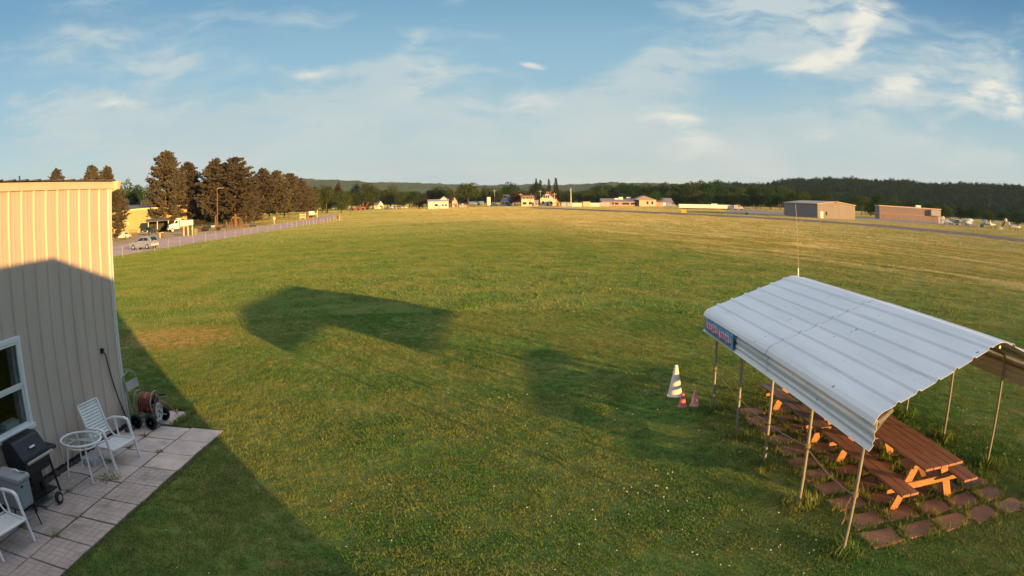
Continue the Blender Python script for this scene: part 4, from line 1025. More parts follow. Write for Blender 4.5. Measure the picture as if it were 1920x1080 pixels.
hg = [[(-1.42, 1.02), (-1.22, 1.36), (-.62, 1.38), (-.58, 1.02)], [(-.50, 1.02), (-.54, 1.38), (-.28, 1.38), (.04, 1.32), (.55, 1.02)]]
p = at(268, 88.5)
hc = car('parked_car', 'pale silver blue hatchback on the road behind the fence posts', (p.x, p.y, .012), math.radians(172), paint('silver_paint', (.24, .28, .37)), hp, hg, 1.72, ((-1.25, .31), (1.22, .31)), 1.04,
         parts=[('tail_lamp', M_RED, (-1.86, .70, .88), (.14, .2, .22)), ('tail_lamp', M_RED, (-1.86, -.70, .88), (.14, .2, .22)), ('bumper', mat('pale_bumper', (.55, .56, .57), .4), (-1.97, 0, .5), (.10, 1.6, .26)), ('mirror', M_CGLASS, (.62, .88, 1.0), (.12, .16, .12)), ('mirror', M_CGLASS, (.62, -.88, 1.0), (.12, .16, .12)), ('head_lamp', M_LAMP, (1.80, .62, .72), (.2, .3, .14)), ('head_lamp', M_LAMP, (1.80, -.62, .72), (.2, .3, .14))])
o = MB(); o.add([(-1.925, -.6, .99), (-1.925, .6, .99), (-1.60, .52, 1.40), (-1.60, -.52, 1.40)], [(0, 1, 2, 3)]); o.v = [v + Vector((-.022, 0, .015)) for v in o.v]; o.build('rear_window', M_CGLASS, hc)
o = MB(); o.add([(.13, -.55, 1.39), (.13, .55, 1.39), (.74, .66, 1.02), (.74, -.66, 1.02)], [(0, 1, 2, 3)]); o.v = [v + Vector((.012, 0, .012)) for v in o.v]; o.build('windscreen', M_CGLASS, hc)
pp = [(-2.6, .5), (-2.62, 1.05), (-.75, 1.08), (-.62, 1.75), (.35, 1.78), (1.0, 1.15), (2.4, 1.05), (2.55, .8), (2.55, .45), (2.2, .38), (-2.3, .42)]
p = at(281, 158)
bk = car('pickup_truck', 'black pickup parked before the dark open shed beside the yellow building', (p.x, p.y, .01), -az_of(281) - PI / 2 - .55, paint('black_paint', (.012, .012, .016)), pp, [[(-.55, 1.15), (-.5, 1.65), (.2, 1.67), (.72, 1.15)]], 1.9, ((-1.6, .4), (1.6, .4)), 1.0,
         parts=[('head_lamp', M_LAMP, (2.53, .7, .86), (.08, .34, .2)), ('head_lamp', M_LAMP, (2.53, -.7, .86), (.08, .34, .2)), ('bumper', M_RIM, (2.58, 0, .55), (.12, 1.8, .2)), ('windscreen', M_CGLASS, (.70, 0, 1.46), (.5, 1.4, .35))])
p = at(233, 143)
wc = car('parked_car', 'white car with a dark bonnet parked at the corner of the metal building', (p.x, p.y, .01), -az_of(233) + PI / 2 - .5, paint('white_paint', (.75, .75, .72)), hp, hg, 1.75, ((-1.25, .31), (1.22, .31)), .92,
         parts=[('bonnet', paint('dark_paint', (.03, .03, .04)), (1.25, 0, .93), (1.0, 1.5, .1)), ('tail_lamp', M_RED, (-1.9, .7, .8), (.1, .2, .2)), ('tail_lamp', M_RED, (-1.9, -.7, .8), (.1, .2, .2))])
# dump truck
dt = far('dump_truck', 'white dump truck parked under the tallest pine', 'truck', 338, 163, 0, None, .98); dt.rotation_euler.z += PI + math.radians(14)
MW = paint('truck_white', (.80, .78, .70))
MB().prism([(3.2, .75), (3.35, 1.15), (3.2, 1.75), (2.05, 2.05), (1.65, 2.85), (.95, 2.95), (.55, 2.9), (.55, .75)], -1.0, 1.0, 'y').build('cab', MW, dt, bevel=.05)
MB().prism([(.35, 1.35), (.35, 2.75), (1.3, 3.10), (1.3, 3.22), (.2, 3.2), (.1, 2.60), (-3.1, 2.60), (-3.15, 1.35)], -1.15, 1.15, 'y').build('dump_bed', MW, dt, bevel=.03)
for s in (-1, 1):
    o = MB()
    for k in range(6): o.bx(-2.9 + k * .6, -2.8 + k * .6, s * 1.15 - .03, s * 1.15 + .03, 1.36, 2.58)
    o.build('bed_rib', MW, dt)
    o = MB().prism([(.95, 2.0), (.95, 2.7), (1.5, 2.68), (1.85, 2.05)], s * 1.0 - .012, s * 1.0 + .012, 'y'); o.build('side_window', M_CGLASS, dt)
    MB().box((3.3, s * .75, 1.2), (.14, .35, .28)).build('head_lamp', M_LAMP, dt)
    for x in (2.4, -1.6, -2.55):
        w = MB().lathe([(.3, -.16), (.5, -.16), (.52, -.1), (.52, .1), (.5, .16), (.3, .16)], (x, s * .9, .52), 20, 'y').build('wheel', M_TYRE, dt); MB().lathe([(.01, -.18), (.3, -.17), (.3, .17), (.01, .18)], (x, s * .9, .52), 12, 'y').build('rim', MW, w)
o = MB(); o.add([(2.02, -.85, 2.12), (2.02, .85, 2.12), (1.70, .75, 2.76), (1.70, -.75, 2.76)], [(0, 1, 2, 3)]); o.v = [v + Vector((.03, 0, .01)) for v in o.v]; o.build('windscreen', M_CGLASS, dt)
MB().box((3.30, 0, 1.42), (.12, 1.1, .5)).build('grille', M_BLACK, dt); MB().box((3.42, 0, .82), (.16, 2.0, .28)).build('bumper', MW, dt); MB().bx(-3.0, 3.0, -.45, .45, .65, 1.0).build('chassis', mat('chassis', (.12, .05, .04), .7), dt)

# yellow building, shed
M_YEL = mat('yellow_siding', (.36, .31, .13), .6, var=.05, scale=2, stretch=(1, 1, .1)); M_EAVE = mat('cream_eave', (.78, .66, .45), .6); M_GRYR = mat('grey_roof', (.14, .12, .115), .7, var=.15)
def wins(t, m, rows, y=-.04, nm='window', fr=None):
    for x, z, w, h in rows:
        if fr is not None: MB().bx(x - w / 2 - .12, x + w / 2 + .12, y + .0, y + .035, z - .12, z + h + .12).build('window_frame', fr, t)
        MB().bx(x - w / 2, x + w / 2, y - .03, y + .03, z, z + h).build(nm, m, t)
D = 192; yb = far('yellow_building', 'long yellow metal building behind the pines and the dump truck', 'building', 270, D, 6)
wL, wR = -wid(207, 270, D), wid(270, 352, D) ; H = hz(255, 392.5, D)
MB().bx(wL, wR, 0, 14, 0, H).build('wall', M_YEL, yb)
MB().bx(wL - .2, wR + .2, -.25, -.002, H - .25, H + .12).build('eave', M_EAVE, yb)
MB().prism([(-.3, H + .13), (7, H + 1.3), (14.3, H + .13)], wL - .3, wR + .3, 'x').build('roof', M_GRYR, yb)
MB().bx(-wid(237, 270, D) , -wid(241, 270, D), -.06, -.003, 0, 2.2).build('door', mat('tan_door', (.55, .33, .12), .6), yb)
wins(yb, M_BLACK, [(-wid(239, 270, D), hz(239, 404, D), .5, .6)])
wins(yb, mat('wall_lamp', (.85, .8, .7), .4), [(-wid(239.2, 270, D), hz(239, 421, D), .5, .5)], nm='notice')
D = 176; sh = far('open_shed', 'dark open-fronted shed with a pale post, beside the yellow building', 'shed', 297, D, 4)
w0, w1, H = -wid(277, 297, D), wid(297, 316, D), hz(297, 413, D)
M_SHD = mat('shed_dark', (.045, .045, .05), .8)
o = MB().bx(w0, w1, 5.9, 6, 0, H); o.build('back_wall', M_SHD, sh)
for x in (w0, w1 - .1): MB().bx(x, x + .1, .1, 5.9, 0, H).build('side_wall', M_SHD, sh)
MB().prism([(-.6, H - .25), (6.2, H + .3), (6.2, H + .45), (-.6, H - .1)], w0 - .4, w1 + .3, 'x').build('roof', M_GRYR, sh)
for x in (w0 + .1, -.35, w1 - .1): MB().bx(x - .1, x + .1, -.12, .09, 0, H - .2).build('post', M_EAVE, sh)
# yard clutter
M_RUST = mat('rusty_brown', (.16, .07, .045), .8, var=.3, scale=2); M_CRE = mat('cream_paint', (.56, .45, .30), .6, var=.08)
t = far('pallet_rack', 'brown slatted rack standing before the yellow building', 'rack', 248.5, 160)
for x in (-.9, -.3, .3, .9): MB().bx(x - .06, x + .06, -.4, .4, 0, 1.45 if x < .5 else 1.3).build('upright', M_RUST, t)
o = MB(); 
for z in (.3, .8, 1.3): o.bx(-.95, .95, -.35, .35, z, z + .08)
o.build('shelf', M_RUST, t)
t = far('waste_bin', 'black bin with a yellow lid beside a cream post at the roadside', 'bin', 302, 126)
MB().bx(-.05, .42, -.25, .25, .05, .95).build('bin_body', M_BLACK, t, bevel=.03); MB().bx(-.08, .45, -.3, .28, .96, 1.08).build('lid', mat('bin_lid', (.62, .42, .08), .5), t, bevel=.02); MB().bx(-.38, -.2, -.1, .1, 0, 1.05).build('post', M_CRE, t)
for x in (.05, .35): MB().lathe([(.01, -.05), (.09, -.05), (.09, .05), (.01, .05)], (x, .28, .09), 10, 'x').build('wheel', M_TYRE, t)
t = far('notice_stand', 'pair of dark panels between three cream posts at the roadside', 'stand', 352, 128)
for x in (-.85, .02, .88): MB().bx(x - .12, x + .12, -.12, .12, 0, 1.75).build('post', M_CRE, t)
for x in (-.42, .45): MB().bx(x - .28, x + .28, -.05, .05, .12, 1.6).build('panel', mat('dark_panel', (.05, .03, .03), .6), t)
t = far('round_bale', 'grey upright round bale beside the notice stand', 'bale', 365.5, 128)
MB().lathe([(.42, 0), (.5, .08), (.5, 1.1), (.42, 1.2)], n=20).build('bale_roll', mat('grey_bale', (.22, .20, .15), .9, var=.25, scale=6), t, smooth=False)
t = far('flatbed_trailer', 'low dark flatbed trailer loaded with scrap, at the roadside', 'trailer', 396, 150, -8)
L = wid(368, 424, 150) / 2
MB().bx(-L, L, -1, 1, .55, .72).build('deck', mat('trailer_dark', (.05, .035, .045), .7), t); MB().bx(L, L + 1.6, -.08, .08, .55, .68).build('drawbar', M_RUST, t)
for x in (-2, -1.1, 1.6):
    for y in (-.95, .95): MB().lathe([(.01, -.12), (.36, -.12), (.36, .12), (.01, .12)], (x, y, .36), 16, 'y').build('wheel', M_TYRE, t)
for i, (x, w, h, mm) in enumerate(((-2.6, 1.2, .45, M_RUST), (-1.0, 1.4, .3, M_BLACK), (.4, .9, .4, M_CRE), (1.8, 1.5, .25, M_RUST))):
    o = MB().box((x, 0, .73 + h / 2), (w, 1.4, h), (0, 0, .1 * (i - 1))); q_ = o.build('scrap_crate', mm, bevel=.03, loc=t.location); q_.rotation_euler = t.rotation_euler
    tag(q_, ('rust brown load at the left end of the flatbed trailer', 'black load second from the left on the flatbed trailer', 'small cream load on the middle of the flatbed trailer', 'flat rusty load at the right end of the flatbed trailer')[i], 'crate')
M_LOG = mat('weathered_log', (.22, .12, .07), .8, var=.3, scale=3)
t = far('log_rack', 'wooden rack with leaning posts and stacked logs under the pines', 'rack', 441, 158)
for i, x in enumerate((-1.9, -1.5, -.7, -.1, .5, 1.2, 1.9)): MB().beam((x, -.5, 0), (x + (.25 if i % 2 else -.2), .3, 2.0 if 1 < i < 6 else 1.5), .16, .16, (1, 0, 0)).build('post', M_LOG, t)
for k in range(9): MB().tube([(.9 + .12 * (k % 3), -1.2, .25 + .24 * k), (1.0 + .12 * (k % 3), 1.4, .25 + .24 * k)], .13, 8).build('log', M_RUST, t)
MB().prism([(-1.2, 1.95), (0, 2.5), (1.2, 1.95), (1.2, 2.05), (0, 2.62), (-1.2, 2.05)], -.7, .9, 'y').build('roof', M_RUST, t)
for i, (px, w, h, mm, lb) in enumerate(((461, 1.0, .7, M_RUST, 'rusty heap of farm parts left of the yellow bollard'), (467, .5, .6, M_CRE, 'small cream bollard between two dark heaps at the roadside'), (473, 1.5, .8, mat('dark_junk', (.04, .03, .05), .7), 'dark heap of farm parts at the right end of the roadside row'))):
    rock('scrap_heap' if i != 1 else 'bollard', tuple(at(px, 158)), w * .6, mm, lb, 'heap' if i != 1 else 'bollard', None, (1, 1, h), 60 + i)
M_POLE = mat('pole_wood', (.24, .11, .055), .8, var=.15); M_GREYW0 = mat('lamp_grey', (.25, .24, .22), .6); M_PALEP = mat('pale_pole', (.60, .52, .40), .6)
t = far('lamp_pole', 'orange-brown lamp pole with a short arm in front of the pines', 'lamp pole', 407.5, 162)
H = hz(408, 353, 162); MB().tube([(0, 0, 0), (0, 0, H)], .11, 8, r1=.09).build('pole', M_POLE, t); MB().tube([(0, 0, H - .15), (.6, -.1, H + .05), (1.2, -.2, H)], .05, 6).build('arm', M_PALEP, t); MB().box((1.4, -.25, H - .02), (.5, .2, .12)).build('lamp_head', M_GREYW0, t, bevel=.03)
t = far('slim_pole', 'pale slim pole rising behind the yellow building', 'pole', 273.5, 215); H = hz(273, 373, 215); MB().tube([(0, 0, 0), (0, 0, H)], .11, 8).build('pole', M_PALEP, t); MB().box((-.3, 0, H), (.8, .2, .15)).build('lamp_head', M_PALEP, t)
t = far('mailbox_sign', 'cream board on a post at the roadside before the pine grove', 'sign', 514, 178)
MB().bx(-.1, .1, -.1, .1, 0, 1.3).build('post', M_CRE, t); MB().bx(-.32, .32, -.12, .12, 1.0, 1.75).build('board', M_CRE, t, bevel=.02)
t = far('board_sign', 'cream wooden sign of two boards between two posts, beyond the pine grove', 'sign', 567.5, 215)
for x in (-.85, .85): MB().bx(x - .12, x + .12, -.1, .1, 0, 2.0).build('post', M_CRE, t)
for z in (.5, 1.3): MB().bx(-.85, .85, -.06, .06, z, z + .45).build('board', M_CRE, t)
t = far('traffic_cone', 'orange cone beyond the cream board sign', 'traffic cone', 577.5, 225); MB().lathe([(.24, .04), (.06, 1.0), (.03, 1.02)], n=14).build('cone_body', mat('orange_cone', (.7, .16, .04), .6), t); MB().bx(-.3, .3, -.3, .3, 0, .04).build('base', mat('orange_cone', (.7, .16, .04)), t)
t = far('tank_trailer', 'white tank on a dark frame past the cream board sign', 'tank', 584, 240); MB().lathe([(.4, -1.1), (.75, -.9), (.75, .9), (.4, 1.1)], (0, 0, 1.5), 18, 'x').build('tank_body', MW, t); MB().bx(-1.1, 1.1, -.5, .5, .3, .75).build('frame', M_BLACK, t)
for y in (-.6, .6): MB().lathe([(.01, -.1), (.35, -.1), (.35, .1), (.01, .1)], (0, y, .35), 14, 'y').build('wheel', M_TYRE, t)
t = far('small_gate', 'cream gate with a taller post beyond the tank', 'gate', 591, 240); MB().bx(-.9, .6, -.08, .08, 1.0, 1.5).build('top_board', M_CRE, t)
for x, h in ((-.8, 1.2), (.75, 2.6)): MB().bx(x - .12, x + .12, -.12, .12, 0, h).build('post', M_CRE, t)
t = far('dark_board', 'dark brown board beside the tallest roadside post', 'board', 634, 175); MB().bx(-.45, .35, -.05, .05, .5, 1.25).build('board', M_RUST, t); MB().bx(.3, .4, -.06, .06, 0, 1.5).build('post', M_CRE, t)
# red machine
M_REDM = mat('red_machine', (.28, .05, .035), .5, var=.2, scale=2)
t = far('farm_machine', 'low red farm machine with raised arms at the far end of the field', 'machine', 672, 430, -5)
MB().prism([(-5, .6), (-3, 1.6), (1.5, 1.9), (4, 1.2), (4, .6)], -1, 1, 'y').build('body', M_REDM, t)
for x, x2, z in ((1, 1.6, 3.6), (3.2, 3.0, 4.6), (4.2, 6.4, 4.8), (-3, -4, 2.6)): MB().beam((x, 0, .8), (x2, 0, z), .45, .45, (1, 0, 0)).build('arm', M_REDM, t)
for x in (-3.5, 0, 3): MB().lathe([(.01, -.2), (.7, -.2), (.7, .2), (.01, .2)], (x, -1.1, .7), 14, 'y').build('wheel', M_TYRE, t)

# ------------------------------------------------------------------ houses
M_PANE = mat('window_pane', (.035, .04, .05), .1, spec=.7); M_WFR = mat('window_white', (.72, .70, .66), .5); M_WARMW = mat('house_white', (.78, .72, .62), .7, var=.06)
def house(name, label, px0, px1, D, eave, ridge, facing, mw_, mr, depth=9., turn=0, rows=(), door=None, chimney=None, over=.35, cat='house', group=None):
    pc = (px0 + px1) / 2; t = far(name, label, cat, pc, D, turn, group); w = wid(px0, px1, D) / 2; h = hz(pc, eave, D); H = hz(pc, ridge, D)
    if facing == 'gable':
        MB().prism([(-w, 0), (w, 0), (w, h), (0, H), (-w, h)], 0, depth, 'y').build('wall', mw_, t)
        e = (H - h) / w
        roof = MB()
        for s in (-1, 1): roof.prism([(0, H + .02), (s * (w + over), h - e * over + .02), (s * (w + over), h - e * over + .3), (0, H + .3)], -over, depth + over, 'y')
        rf_ = roof.build('roof', mr, t)
    else:
        MB().prism([(0, 0), (depth, 0), (depth, h), (depth / 2, H), (0, h)], -w, w, 'x').build('wall', mw_, t)
        e = (H - h) / (depth / 2); roof = MB()
        for a, b_, s in ((depth / 2, -over, -1), (depth / 2, depth + over, 1)): roof.prism([(a, H + .02), (b_, h - e * over + .02), (b_, h - e * over + .28), (a, H + .28)], -w - over, w + over, 'x')
        rf_ = roof.build('roof', mr, t)
    for x, z, ww, hh in rows:
        f_ = MB().bx(x * w - ww / 2 - .14, x * w + ww / 2 + .14, -.06, -.004, z - .14, z + hh + .14).build('window', M_WFR, t); MB().bx(x * w - ww / 2, x * w + ww / 2, -.10, -.062, z, z + hh).build('pane', M_PANE, f_)
    if door: MB().bx(door[0] * w - .55, door[0] * w + .55, -.08, -.004, 0, 2.1).build('door', door[1], t)
    if chimney: MB().bx(chimney * w - .4, chimney * w + .4, depth * .4, depth * .4 + .8, H - 1, H + 1.2).build('chimney', M_RUST, rf_)
    return t
M_GREYW = mat('house_grey', (.42, .40, .42), .7, var=.06); M_REDR = mat('red_roof', (.30, .10, .07), .7, var=.15); M_GREYR = mat('light_grey_roof', (.34, .33, .34), .6); M_BLUEW = mat('blue_grey', (.33, .38, .45), .6); M_PINKW = mat('pinkish_wall', (.52, .38, .33), .7)
house('barn', 'narrow barn with a white front gable and dark roof, among the trees', 709, 719, 480, 383.5, 377, 'gable', mat('barn_white', (.75, .70, .66), .7), M_GRYR, 10, 12, [(0, 1.2, 1.2, 1.4)], (.5, M_RUST), cat='barn')
house('shed', 'yellowish lean-to shed against the white-gabled barn', 702, 709, 478, 385, 381, 'eave', mat('yellowish_wall', (.66, .50, .26), .7), M_GRYR, 6, 0, [(0, 1.2, .8, .8)], cat='shed')
wh = house('white_house', 'wide low white house with a grey roof left of the big round tree', 803, 841, 376, 377.8, 374.5, 'eave', M_WARMW, M_GREYR, 8, 0, [(-.2, 1.2, 1.6, 1.2), (.45, 1.2, 1.0, 1.0), (.75, 1.2, 1.0, 1.0)], (.05, M_GREYW))
w = wid(803, 841, 376) / 2; H = hz(830, 369.5, 376)
MB().prism([(w * .12, 3.2), (w * .98, 3.2), (w * .98, 4.3), (w * .55, H), (w * .12, 4.3)], 2.5, 8.3, 'y').build('upper_gable', M_WARMW, wh); MB().prism([(w * .02, 4.2), (w * .55, H + .1), (w * 1.08, 4.2), (w * 1.08, 4.5), (w * .55, H + .42), (w * .02, 4.5)], 2.2, 8.6, 'y').build('roof', M_GREYR, wh)
house('house', 'small pinkish house with a steep dark roof right of the white house', 848, 858, 425, 378, 370, 'gable', M_PINKW, M_RUST, 8, 8, [(-.3, 1, .8, 1.2), (-.3, 4.0, .8, 1.1)], (.4, M_RUST))
house('garage', 'low pale garage between the pinkish house and the big round tree', 861, 880, 430, 385, 383, 'eave', M_PINKW, M_GREYR, 6, 0, [(.4, 1, .8, .7)], (-.3, M_GREYW), cat='garage')
house('grey_house', 'grey gabled house half hidden by a maroon tree', 938, 956, 422, 377, 366, 'gable', M_GREYW, M_GRYR, 12, -14, [(-.4, 1.2, 1.0, 1.4), (.3, 1.2, 1.6, 1.2), (0, 5.2, 1.2, 1.5)], (.75, M_GRYR))
house('red_roofed_house', 'two-storey pale yellow house with a low red roof', 978, 1002, 405, 372, 367, 'eave', mat('pale_yellow', (.74, .58, .38), .7), M_REDR, 9, 0, [(-.6, 4.2, 1.1, 1.3), (0, 4.2, 1.1, 1.3), (.6, 4.2, 1.1, 1.3), (-.5, 1.0, 2.2, 1.4), (.4, 1.0, 1.8, 1.4)], (.8, M_RUST), .5)
house('carport', 'bluish open carport between the red-roofed and the cream house', 1002, 1009, 405, 380, 376, 'eave', M_BLUEW, M_GREYR, 6, 0, [(0, .8, 1, 1)], cat='carport')
ch = house('cream_house', 'largest house, cream with a wide gable and rows of upper windows', 1013, 1041, 412, 373, 361.5, 'gable', mat('cream_wall', (.72, .60, .44), .7), M_RUST, 12, -6, [(-.45, 4.6, 1.0, 1.6), (-.15, 4.6, 1.0, 1.6), (.15, 4.6, 1.0, 1.6), (.0, 7.0, 1.2, 1.0), (-.6, 1.2, 1.2, 1.6), (.5, 1.0, 1.4, 1.6)], (0, M_RUST), .3)
house('garden_shed', 'small tan shed at the right side of the cream house', 1042, 1050, 402, 380, 376, 'gable', mat('tan_wall', (.55, .36, .2), .7), M_RUST, 5, 0, (), (0, M_RUST), cat='shed')
# parked cars in front of the houses
cp_ = [(-2.2, .3), (-2.2, .85), (-1.3, .95), (-.8, 1.4), (.6, 1.42), (1.2, .95), (2.2, .85), (2.2, .3)]; cg = [[(-1.1, .98), (-.75, 1.32), (.55, 1.34), (1.0, .98)]]
for i, (px, D, m, lb) in enumerate(((730, 440, paint('pale_blue_paint', (.42, .50, .58)), 'pale blue car at the left of the row of parked cars'), (739, 445, paint('white_paint', (.75, .75, .72)), 'white car second in the row of parked cars beside the barn'), (748, 440, paint('dark_blue_paint', (.05, .07, .12)), 'dark blue car third in the row of parked cars'), (757, 445, paint('grey_paint', (.25, .27, .30)), 'grey car at the right of the row of parked cars'), (925, 430, paint('pale_blue_paint', (.42, .5, .58)), 'pale blue car near the slim pole before the grey gabled house'))):
    p = at(px, D); car('parked_car', lb, (p.x, p.y, .02), -az_of(px) + (PI if i % 2 else 0) + .15, m, cp_, cg, 1.8, ((-1.4, .33), (1.4, .33)), 1.25, 'cars parked at the far end of the field')
t = far('blue_canopy_roof', 'low blue-grey roof right of the big round tree', 'shelter', 893, 430); 
MB().prism([(-3, 2.0), (0, 3.0), (3, 2.0), (3, 2.15), (0, 3.2), (-3, 2.15)], -4.5, 4.5, 'x').build('roof', mat('blue_roof', (.30, .38, .48), .5), t)
for x in (-4.2, 0, 4.2): MB().bx(x - .1, x + .1, -2.6, -2.4, 0, 2.1).build('post', M_GREYW, t)
t = far('roadside_sign', 'white sign with a red edge near the slim pole', 'sign', 917, 420); MB().bx(-1.0, 1.0, -.1, .1, .8, 5.6).build('board', MW, t); MB().bx(-1.3, -1.01, -.1, .1, .8, 5.6).build('edge', M_REDM, t); MB().bx(-.2, .2, .11, .3, 0, 4).build('post', M_GREYW, t)
for px, top, D, lb, m in ((928, 355, 430, 'grey slim pole standing left of the grey gabled house', M_GREYW), (977, 362, 418, 'thin pole at the left side of the red-roofed house', M_PALEP), (1013.5, 356, 432, 'thin dark pole behind the cream house', M_GREYW), (1040, 361, 395, 'thin tan pole in front of the cream house', M_PALEP), (1071, 353, 380, 'tall white pole by the long white building', MW)):
    t = far('utility_pole', lb, 'pole', px, D); H = hz(px, top, D); MB().tube([(0, 0, 0), (0, 0, H)], .18 if px > 1050 else .14, 8, r1=.11).build('pole', m, t)
    if px < 1050: MB().bx(-1.2, 1.2, -.08, .08, H - 1.0, H - .8).build('cross_arm', m, t)
# long white building, school
D = 372; t = far('white_building', 'long low white building with a raised middle, near the tall white pole', 'building', 1097, D, 6); w0, w1 = -wid(1064, 1097, D), wid(1097, 1131, D); H = hz(1097, 381, D)
MB().bx(w0, w1, 0, 9, 0, H).build('wall', M_WARMW, t); MB().bx(wid(1093, 1097, D) * -1, wid(1097, 1107, D), -.6, 6, 0, H + .8).build('middle_block', M_CRE, t); MB().bx(w0 - .2, w1 + .2, -.2, 9.2, H + .01, H + .25).build('roof', M_GREYR, t)
for x in (-11, -8): MB().bx(x - 1.3, x + 1.3, -.06, -.01, 0, 2.2).build('garage_door', M_BLUEW, t)
for x in (9, 12): MB().bx(x - 1.3, x + 1.3, -.06, -.01, 0, 2.2).build('garage_door', M_BLUEW, t)
D = 392; t = far('school_building', 'long pinkish school with flat roofs, roof units and dark windows', 'building', 1180, D, 5)
xx = lambda px: (1 if px > 1180 else -1) * wid(min(px, 1180), max(px, 1180), D)
M_SCH = mat('school_wall', (.46, .31, .27), .8, var=.08, scale=1); M_SCHR = mat('school_roof', (.30, .22, .22), .8); M_SCHL = mat('school_light', (.62, .47, .35), .8)
H = hz(1160, 377.5, D)
MB().bx(xx(1129), xx(1198), 0, 20, 0, H).build('west_wing', M_SCH, t); MB().prism([(-1, H + .01), (20, H + .01), (10, H + 1.6)], xx(1127), xx(1199), 'x').build('roof', M_SCHR, t)
MB().bx(xx(1198) + .02, xx(1230), -2.5, 18, 0, H + .9).build('hall', M_SCHL, t); MB().prism([(xx(1190), H + .92), (xx(1231), H + .92), (xx(1207), H + 3.2)], -3, 18.5, 'y').build('roof', M_SCHR, t)
MB().bx(xx(1230) + .02, xx(1262), 1, 18, 0, H - .3).build('east_wing', M_SCH, t); MB().prism([(0, H - .28), (18, H - .28), (9, H + 2.1)], xx(1230) + .03, xx(1264), 'x').build('roof', M_SCHR, t)
for a, b_ in ((1153, 1160), (1167, 1180), (1183, 1195)): MB().bx(xx(a), xx(b_), -.06, -.01, .9, H - .7).build('window', M_PANE, t)
for a in (1135, 1142, 1148): MB().bx(xx(a), xx(a) + .9, -.06, -.01, .9, 2.2).build('window', M_PANE, t)
for a in (1212, 1221): MB().bx(xx(a), xx(a) + 1.0, -2.57, -2.51, 1.2, 2.8).build('window', M_PANE, t)
for a, b_, y in ((1154, 1161, 371.5), (1162, 1170, 369.5), (1177, 1185, 369.5)): MB().bx(xx(a), xx(b_), 6, 9, H + .8, hz(a, y, D)).build('roof_unit', MW, t)
for i, px in enumerate((1252, 1258)):
    p = at(px, 372); car('parked_van', ('white van at the right end of the school', 'grey van at the right end of the school')[i], (p.x, p.y, .02), -az_of(px) + .2, paint('white_paint', (.75, .75, .72)) if i == 0 else paint('grey_paint', (.25, .27, .3)), [(-2.3, .35), (-2.3, 2.0), (1.2, 2.05), (1.7, 1.2), (2.3, 1.0), (2.3, .35)], [[(.3, 1.3), (.3, 1.85), (1.1, 1.85), (1.4, 1.3)]], 1.9, ((-1.5, .36), (1.5, .36)), 1.15)

# ------------------------------------------------------------------ airfield
D = 300; t = far('semi_trailer', 'very long bright white trailer parked before the wood', 'trailer', 1325, D, 9)
w0, w1 = -wid(1273, 1325, D), wid(1325, 1376, D); zt = hz(1325, 383.5, D)
MB().bx(w0, w1, 0, 2.6, .55, zt).build('trailer_box', paint('trailer_white', (.85, .80, .70)), t, bevel=.05); MB().bx(w0 + 1, w1 - 1, .3, 2.3, .3, .54).build('chassis', M_BLACK, t)
for x in (w0 + 2, w0 + 3.4, w1 - 4, w1 - 2.6): MB().lathe([(.01, -.15), (.48, -.15), (.48, .15), (.01, .15)], (x, .25, .48), 14, 'y').build('wheel', M_TYRE, t)
MB().bx(-wid(1325, 1328, D) + 3, wid(1325, 1346, D), .8, 1.8, zt + .01, zt + .4).build('roof_hatch', MW, t)
t = far('tractor_cab', 'grey lorry cab at the right end of the long white trailer', 'truck', 1385, 300, 9)
MB().prism([(-2.1, .6), (-2.1, 2.2), (.6, 2.3), (.9, 1.6), (2.1, 1.5), (2.2, .6)], 0, 2.2, 'y').build('cab', mat('cab_grey', (.42, .36, .36), .5), t, bevel=.05); MB().bx(-.2, .5, -.02, .0, 1.5, 2.1).build('side_window', M_PANE, t)
for x in (-1.4, 1.4): MB().lathe([(.01, -.15), (.45, -.15), (.45, .15), (.01, .15)], (x, .2, .45), 14, 'y').build('wheel', M_TYRE, t)
t = far('runway_marker', 'yellow box marker standing at the runway edge', 'marker', 1282, 200); MB().bx(-.75, .75, -.3, .3, .25, 1.15).build('marker_box', mat('marker_yellow', (.75, .40, .03), .5), t, bevel=.03); MB().bx(-.6, -.5, -.1, .1, 0, .25).build('leg', M_BLACK, t); MB().bx(.5, .6, -.1, .1, 0, .25).build('leg', M_BLACK, t)
t = far('runway_lamp', 'low dark box on the grass beyond the runway', 'lamp', 1400, 205); MB().lathe([(.5, 0), (.55, .3), (.3, .6)], n=12).build('lamp_body', M_BLACK, t); MB().lathe([(.2, .6), (.2, .75)], n=10).build('lens', mat('lens_amber', (.4, .2, .05), .3), t)
D = 192; p0 = at(1533, D)
M_TANM = mat('tan_metal_wall', (.235, .20, .195), .6, var=.05, scale=1.5, stretch=(1, 1, .1)); M_TAN_SHADE = mat('shaded_metal_wall', (.20, .165, .17), .6, var=.06)  # side wall: shade of the unlit face put into its colour
t = thing('hangar', 'tan gabled hangar with its long side toned as in shade, beyond the runway', 'hangar', tuple(p0), -az_of(1533) + math.radians(22))
w = wid(1533, 1607, D) * 1.05; h = hz(1533, 382.5, D); Hr = h + .75
MB().prism([(0, 0), (w, 0), (w, h), (w / 2, Hr), (0, h)], 0, 30, 'y').build('front_wall', M_TANM, t)
MB().bx(-.06, -.004, .05, 30, 0, h - .05).build('side_wall', M_TAN_SHADE, t)
o = MB(); o.prism([(-.3, h - .02), (w / 2, Hr + .02), (w / 2, Hr + .2), (-.3, h + .16)], -.25, 30.2, 'y'); o.prism([(w + .3, h - .02), (w / 2, Hr + .02), (w / 2, Hr + .2), (w + .3, h + .16)], -.25, 30.2, 'y'); o.build('roof', mat('tan_roof', (.5, .36, .25), .6), t)
